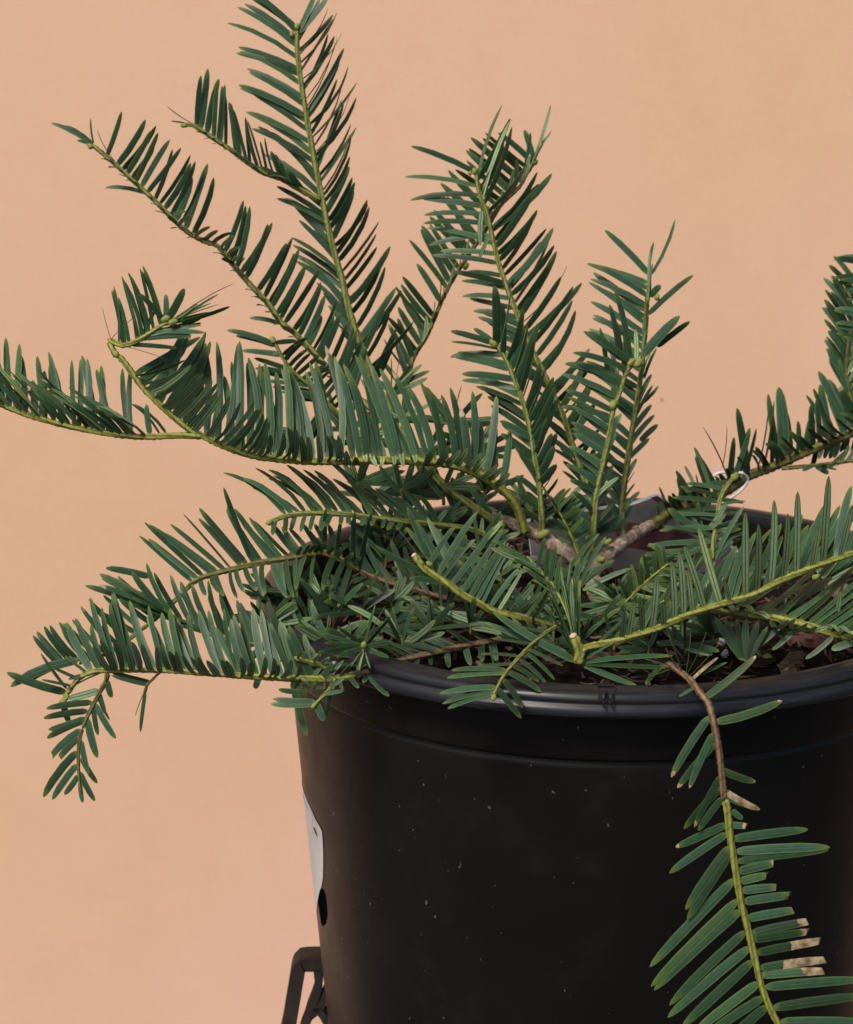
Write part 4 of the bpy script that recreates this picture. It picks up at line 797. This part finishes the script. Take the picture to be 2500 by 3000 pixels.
for a in ((810, 1770, 260, 9, 120, .3, 160), (790, 1830, 400, 9, 120, .32, 180), (1180, 1230, -180, 9, 140, .38, 180), (1330, 1240, -150, 9, 140, .38, 180), (1050, 1420, -100, 9, 130, .36, 200), (1180, 1440, -120, 9, 130, .34, 200), (1300, 1450, -100, 9, 130, .34, 200), (1420, 1440, -60, 9, 130, .34, 200), (1000, 1260, -150, 9, 130, .38, 200), (900, 1280, -60, 9, 130, .38, 180), (860, 1740, 300, 9, 120, .2, 200), (940, 1710, 250, 9, 130, .18, 180), (1030, 1750, 300, 9, 120, .18, 200), (1150, 1770, 350, 9, 120, .16, 220), (1250, 1710, 220, 9, 120, .16, 200), (1350, 1710, 200, 9, 110, .2, 220), (1420, 1760, 260, 9, 110, .2, 240), (1130, 1560, 60, 9, 130, .25, 180), (1260, 1560, 40, 9, 130, .25, 180), (1520, 1640, 40, 7, 80, .3, 200), (1150, 1150, -260, 8, 120, .4, 160),
          (1800, 1880, 600, 10, 110, .2, 240), (1900, 1895, 650, 9, 90, .16, 220), (2010, 1890, 620, 10, 110, .2, 240), (1620, 1890, 640, 10, 110, .16, 260), (1750, 1830, 450, 11, 120, .3, 240), (1560, 1875, 600, 9, 110, .14, 260), (2090, 1850, 520, 10, 110, .2, 240), (1900, 1830, 480, 11, 120, .42, 220), (2000, 1820, 450, 11, 120, .4, 220), (1830, 1770, 330, 11, 120, .45, 220), (2300, 1850, 560, 9, 120, .25, 220), (2440, 1850, 600, 9, 130, .25, 200), (1700, 1880, 560, 10, 100, .14, 260), (1990, 1780, 380, 11, 120, .5, 220), (2150, 1790, 420, 10, 120, .4, 220), (1650, 1745, 150, 8, 65, .3, 240), (1810, 1735, 140, 8, 70, .35, 240), (1930, 1710, 60, 8, 80, .4, 200), (1985, 1640, -20, 8, 90, .35, 200), (2060, 1560, -120, 10, 120, .3, 180), (1180, 1880, 560, 10, 120, .12, 260), (1300, 1800, 420, 10, 130, .14, 260), (960, 1880, 520, 10, 130, .2, 220), (1020, 1900, 600, 10, 120, .2, 240),
          (968, 1808, 380, 7, 160, .34, 80), (900, 1800, 360, 9, 130, .22, 150), (1060, 1790, 380, 8, 140, .15, 200), (1130, 1640, 200, 9, 130, .2, 160), (1230, 1620, 160, 9, 130, .16, 180), (1120, 1830, 470, 8, 140, .15, 260),
          (1320, 1640, 140, 9, 120, .25, 200), (1400, 1600, 60, 9, 130, .28, 160), (1470, 1690, 90, 9, 80, .25, 220), (1560, 1760, 230, 9, 80, .3, 260), (1500, 1800, 380, 9, 120, .2, 300), (1620, 1800, 330, 9, 80, .28, 300),
          (1260, 1850, 520, 8, 130, .12, 260), (1380, 1830, 470, 8, 120, .14, 260), (1680, 1560, -20, 9, 110, .45, 160), (1740, 1560, -60, 8, 110, .45, 160), (1640, 1520, -60, 8, 120, .4, 140), (1560, 1500, -40, 8, 120, .35, 160), (1450, 1520, -60, 9, 130, .3, 160), (1340, 1500, -120, 9, 130, .28, 160),
          (1850, 1820, 430, 9, 100, .4, 220), (1940, 1740, 300, 9, 110, .45, 220), (2020, 1700, 200, 9, 120, .45, 180), (2080, 1760, 330, 8, 110, .3, 220), (2180, 1700, 160, 9, 130, .35, 160), (2300, 1680, 140, 9, 150, .35, 140), (2420, 1700, 200, 9, 150, .35, 140), (1790, 1760, 200, 8, 70, .25, 240), (1200, 1480, -160, 8, 140, .3, 160), (1100, 1460, -180, 8, 140, .3, 160), (1250, 1330, -200, 9, 130, .38, 200), (1100, 1290, -210, 8, 120, .38, 220), (1400, 1330, -160, 9, 120, .38, 200)):
    low(*a)

# ------------------------------------------------------------------ turn the leaves into objects: the 300 that show largest, the rest one mass
CELL = 5
zb = {}
for li, L in enumerate(LEAVES):
    for s in L['s']:
        x, y, d = pix(s)
        if 0 <= x < 2500 and 0 <= y < 3000:
            c = (int(x / CELL), int(y / CELL))
            if c not in zb or zb[c][0] < d: zb[c] = (d, li)
own = [0] * len(LEAVES)
for d, li in zb.values(): own[li] += 1
order = sorted(range(len(LEAVES)), key=lambda i: -own[i])
MATS = [M['top'], M['under'], M['chewed']]

def leaf_mesh(name, ls, org):
    vs_, fs, uv, mi, cl = [], [], [], [], []
    for L in ls:
        o = len(vs_)
        vs_ += [tuple(v - org) for v in L['v']]; fs += [tuple(i + o for i in f) for f in L['f']]
        uv += L['uv']; mi += L['mi']; cl += [L['c']] * len(L['v'])
    m = bpy.data.meshes.new(name); m.from_pydata(vs_, [], fs)
    for a in MATS: m.materials.append(a)
    m.polygons.foreach_set('material_index', mi); m.polygons.foreach_set('use_smooth', [True] * len(fs))
    u = m.uv_layers.new(name="UVMap"); u.data.foreach_set('uv', [x for q in uv for x in q])
    at = m.attributes.new('leafcol', 'FLOAT_COLOR', 'POINT')
    at.data.foreach_set('color', [x for c in cl for x in (max(0, min(1, c[0])), max(0, min(1, c[1])), c[2], 1)])
    m.update()
    return m

for li in order[:300]:
    L = LEAVES[li]; br = L['br']
    org = L['v'][1].copy()
    m = leaf_mesh("leaf", [L], org)
    o = bpy.data.objects.new("leaf", m)
    o.location = org - plant.location
    link(o, br)
rest = [LEAVES[i] for i in order[300:]]
fo = link(bpy.data.objects.new("foliage", leaf_mesh("foliage", rest, plant.location)), plant)
fo['kind'] = 'stuff'

# ------------------------------------------------------------------ tag tied to the branch, and the picture card in the pot
tg = empty("picture_tag", P(1750, 1600, -420))
tag(tg, "grey and dark red picture card with white edge at the back", "plant tag")
def card(pts, d0, d1, ins, th=.0008):
    """pts in photograph pixels; d linearly from d0 (left) to d1 (right)"""
    xs = [p[0] for p in pts]; lo, hi = min(xs), max(xs)
    cx = sum(xs) / len(pts); cy = sum(p[1] for p in pts) / len(pts)
    def dd(x): return d0 + (d1 - d0) * (x - lo) / (hi - lo)
    f = [P(x, y, dd(x)) for x, y in pts]; nb = [p + FW * th for p in f]; n = len(pts)
    o = mesh("card", f + nb, [tuple(range(n)), tuple(range(2 * n - 1, n - 1, -1))] + [(i, i + n, (i + 1) % n + n, (i + 1) % n) for i in range(n)], M['white'], tg, smooth=False)
    q = [(x + (2 if x < cx else -2), y + (ins if k < 7 else 0)) for k, (x, y) in enumerate(pts)]
    return o, q, dd
CP = [(1543, 1521), (1690, 1494), (1855, 1470), (1924, 1446), (1958, 1466), (2010, 1500), (2164, 1612), (2120, 1720), (1900, 1720), (1560, 1660)]
o, q, dd = card(CP, -380, -300, 9)
def flat(name, pts2, lift, mat):
    f = [P(x, y, dd(x)) - FW * lift for x, y in pts2]
    return mesh(name, f, [tuple(range(len(pts2)))], mat, tg, smooth=False)
flat("printed_picture", q, .0006, M['card'])
flat("red_stripe", [(1906, 1458), (1926, 1452), (1958, 1474), (1955, 1490)], .0010, M['cardred'])
flat("red_band", [(1800, 1560), (1840, 1530), (1960, 1545), (2080, 1590), (2060, 1640), (1830, 1600)], .0010, M['cardred'])
tw = empty("tag_wire", P(2150, 1440, -330))
tag(tw, "white plastic loop hooked around the branch at the back right", "tag loop")
tube("loop", [P(*p) for p in spline([(2078, 1420, -330), (2090, 1394, -325), (2116, 1384, -322), (2150, 1386, -320), (2178, 1386, -318), (2192, 1402, -318), (2186, 1420, -318), (2160, 1446, -320), (2130, 1466, -322), (2114, 1480, -322), (2116, 1496, -324), (2112, 1530, -326), (2102, 1570, -330)], 8)], px2m(4.3, -320), px2m(4, -320), M['white'], tw, 8, .02)

# ------------------------------------------------------------------ bits on the soil
def chip(px, py, sx, sy, k, label, rot, rnd):
    c = on_soil(px, py); n = rnd.randint(6, 8)
    a0 = rot; pts2 = []
    for i in range(n):
        a = i / n * 6.28319
        pts2.append((sx * math.cos(a) * rnd.uniform(.75, 1.2), sy * math.sin(a) * rnd.uniform(.75, 1.2)))
    tilt = Matrix.Rotation(rnd.uniform(.2, .7), 3, 'X') @ Matrix.Rotation(a0, 3, 'Z')
    th = .0012
    f = [c + tilt @ Vector((x, y, th)) + Vector((0, 0, .003)) for x, y in pts2]
    b = [c + tilt @ Vector((x * .9, y * .9, -th)) + Vector((0, 0, .003)) for x, y in pts2]
    o = mesh("bark_chip", f + b, [tuple(range(n)), tuple(range(2 * n - 1, n - 1, -1))] + [(i, i + n, (i + 1) % n + n, (i + 1) % n) for i in range(n)], CH[k], smooth=False)
    tag(o, label, "bark chip", "bark chips lying on the potting soil")
rc = random.Random(8)
chip(2335, 1890, .010, .0055, 0, "pinkish red bark chip, left of the two by the right front rim", 1.2, rc)
chip(2400, 1898, .012, .0065, 0, "largest pinkish red bark chip near the right front rim", .3, rc)
chip(2230, 1955, .008, .006, 1, "brown bark chip behind the small green weed", .5, rc)
chip(2320, 1965, .009, .005, 2, "pale tan bark chip against the front rim, right of the weed", .9, rc)
chip(2450, 1740, .006, .006, 2, "pale wood chip beneath the right hand leaves", .4, rc)
chip(1560, 1945, .006, .0045, 0, "reddish bark chip under the front leaf fan", 1.0, rc)
chip(1760, 1960, .010, .004, 0, "reddish bark splinter below the cut shoot", .2, rc)
# dead needles and crumbs of bark, too many to count
vs_, fs, mi = [], [], []
rl = random.Random(21)
for k in range(1500):
    a_ = rl.uniform(0, 6.283); r_ = .156 * math.sqrt(rl.random()); x, y = r_ * math.cos(a_), r_ * math.sin(a_)
    l_, w_ = (rl.uniform(.008, .022), rl.uniform(.0012, .0022)) if rl.random() < .5 else (rl.uniform(.002, .005), rl.uniform(.0015, .004))
    if r_ + l_ / 2 > .158: continue
    an = rl.uniform(0, 6.283); u_ = Vector((math.cos(an), math.sin(an), rl.uniform(-.25, .25))).normalized(); s_ = u_.cross(Vector((rl.uniform(-.5, .5), rl.uniform(-.5, .5), 1))).normalized()
    c_ = Vector((x, y, soil_z(x, y) + rl.uniform(.002, .006))); o_ = len(vs_); n_ = u_.cross(s_)
    for q in (-.5, 0, .5):
        h_ = n_ * (l_ * (.06 if q == 0 else -.04)); ww = w_ * (1 if q == 0 else .5)
        vs_ += [c_ + u_ * l_ * q + s_ * ww / 2 + h_, c_ + u_ * l_ * q - s_ * ww / 2 + h_]
    fs += [(o_, o_ + 1, o_ + 3, o_ + 2), (o_ + 2, o_ + 3, o_ + 5, o_ + 4)]; t_ = rl.choice([0, 1, 1, 1, 2]); mi += [t_, t_]
lit = mesh("leaf_litter", vs_, fs, CH, smooth=False, midx=mi)
tag(lit, "dead brown needles and bark crumbs strewn over the potting soil", "litter", kind='stuff')
for i, (px, py, r, lb) in enumerate(((2114, 1912, .0026, "upper of two white perlite beads by the brown hanging stem"), (2124, 1940, .0022, "lower of two white perlite beads by the brown hanging stem"))):
    c = on_soil(px, py)
    o = blobm("perlite_bead", c + Vector((0, 0, r)), r, M['perlite'], None, Vector((.2, .1, 1)), 1.1, i)
    tag(o, lb, "perlite", "perlite beads on the soil")
wd = empty("weed_seedling", on_soil(2225, 1950))
tag(wd, "tiny light green weed seedling on the soil behind the front rim", "weed")
def wleaf(bx, by, tx, ty, d, w, name="leaf"):
    a, b_ = P(bx, by, d), P(tx, ty, d + 10); ax = (b_ - a); L = ax.length; ax = ax / L
    s = ax.cross(Vector((0, -.4, 1))).normalized(); nn = s.cross(ax)
    vs_, fs = [], []
    for t, ww in ((0, .1), (.25, .8), (.5, 1), (.8, .7), (1, .05)):
        p = a + ax * L * t + nn * L * .12 * math.sin(t * 3.14)
        vs_ += [p - s * ww * w / 2, p + nn * w * -.08, p + s * ww * w / 2]
    for i in range(4): fs += [(3 * i, 3 * i + 1, 3 * i + 4, 3 * i + 3), (3 * i + 1, 3 * i + 2, 3 * i + 5, 3 * i + 4)]
    mesh(name, vs_, fs, M['weed'], wd)
dw = pix(on_soil(2225, 1950))[2] + 8
tube("stem", [P(2240, 1985, dw + 30), P(2236, 1960, dw + 20), P(2230, 1930, dw + 10), P(2224, 1908, dw)], .0009, .0006, M['weed'], wd, 6)
for (tx, ty, bx, by, ww) in ((2212, 1903, 2228, 1925, .004), (2262, 1925, 2232, 1922, .004), (2214, 1945, 2236, 1950, .006), (2262, 1965, 2238, 1960, .006), (2168, 1980, 2232, 1984, .004), (2310, 1965, 2270, 1950, .005), (2250, 1995, 2240, 1985, .005), (2285, 1985, 2250, 1985, .004)):
    wleaf(bx, by, tx, ty, dw + 20, ww)

# ------------------------------------------------------------------ openwork stand behind the pot on the left
st = empty("garden_stand", (0, 0, 0))
tag(st, "brown metal stand with a low openwork back of branching bars, carrying the pot", "stand")
DS = -420
def bar(name, pts, w0, w1, parent=st, dep=.016):
    """flat bar along photograph points, w in pixels, with depth"""
    vs_, fs = [], []
    sp_ = spline([(x, y, DS) for x, y in pts], 12)
    n = len(sp_)
    for i, p in enumerate(sp_):
        a = sp_[max(i - 1, 0)]; b = sp_[min(i + 1, n - 1)]
        tx, ty = b[0] - a[0], b[1] - a[1]; l = math.hypot(tx, ty)
        nx, ny = -ty / l, tx / l; ww = (w0 + (w1 - w0) * i / (n - 1)) / 2
        for (s, dz) in ((-1, .07), (-.90, 0), (.90, 0), (1, .07), (1, .93), (.90, 1), (-.90, 1), (-1, .93)):
            vs_.append(P(p[0] + nx * ww * s, p[1] + ny * ww * s, DS) + Vector((0, dz * dep, 0)))
    for i in range(n - 1):
        for j in range(8):
            fs.append((i * 8 + j, i * 8 + (j + 1) % 8, (i + 1) * 8 + (j + 1) % 8, (i + 1) * 8 + j))
    fs.append(tuple(range(8))[::-1]); fs.append(tuple((n - 1) * 8 + j for j in range(8)))
    return mesh(name, vs_, fs, M['stand'], parent, smooth=False)
def gy(x): # photograph row where the seat is met 
    y = 2800
    while P(x, y, DS).z > ZB - .012: y += 2
    return y
YS = gy(850)
bar("frame", [(800, YS), (824, 3150), (848, 3000), (868, 2880), (874, 2846), (882, 2834), (896, 2829), (1000, 2828), (1242, 2828), (1346, 2829), (1360, 2834), (1368, 2846), (1374, 2880), (1394, 3000), (1418, 3150), (1442, YS)], 42, 42)
for sx in (1, -1):
    f = lambda x: x if sx > 0 else 2242 - x
    bar("ornament_bar", [(f(930), 2840), (f(932), 2900), (f(905), 2980), (f(880), 3100), (f(862), YS)], 24, 22, dep=.012)
    bar("ornament_bar", [(f(906), 2980), (f(940), 2950), (f(975), 2870), (f(985), 2840)], 26, 20, dep=.011)
    bar("ornament_bar", [(f(925), 2950), (f(955), 2995), (f(985), 3080), (f(990), YS)], 22, 20, dep=.0115)
yb = P(850, YS, DS).y
def box(name, x0, x1, y0, y1, z0, z1, t=0.0):
    vs_ = [(x0, y0, z1), (x1, y0, z1), (x1, y1, z1), (x0, y1, z1), (x0 + t, y0 + t, z0), (x1 - t, y0 + t, z0), (x1 - t, y1 - t, z0), (x0 + t, y1 - t, z0)]
    return mesh(name, vs_, [(0, 1, 2, 3), (7, 6, 5, 4), (0, 4, 5, 1), (1, 5, 6, 2), (2, 6, 7, 3), (3, 7, 4, 0)], M['stand'], st, smooth=False)
x0, x1 = P(780, YS, DS).x, .20
box("seat", x0, x1, -.17, yb + .03, ZB - .03, ZB + .0006)
for (lx, ly) in ((x0 + .01, -.16), (x1 - .04, -.16), (x0 + .01, yb - .01), (x1 - .04, yb - .01)):
    box("leg", lx, lx + .03, ly, ly + .03, 0, ZB - .03, .004)
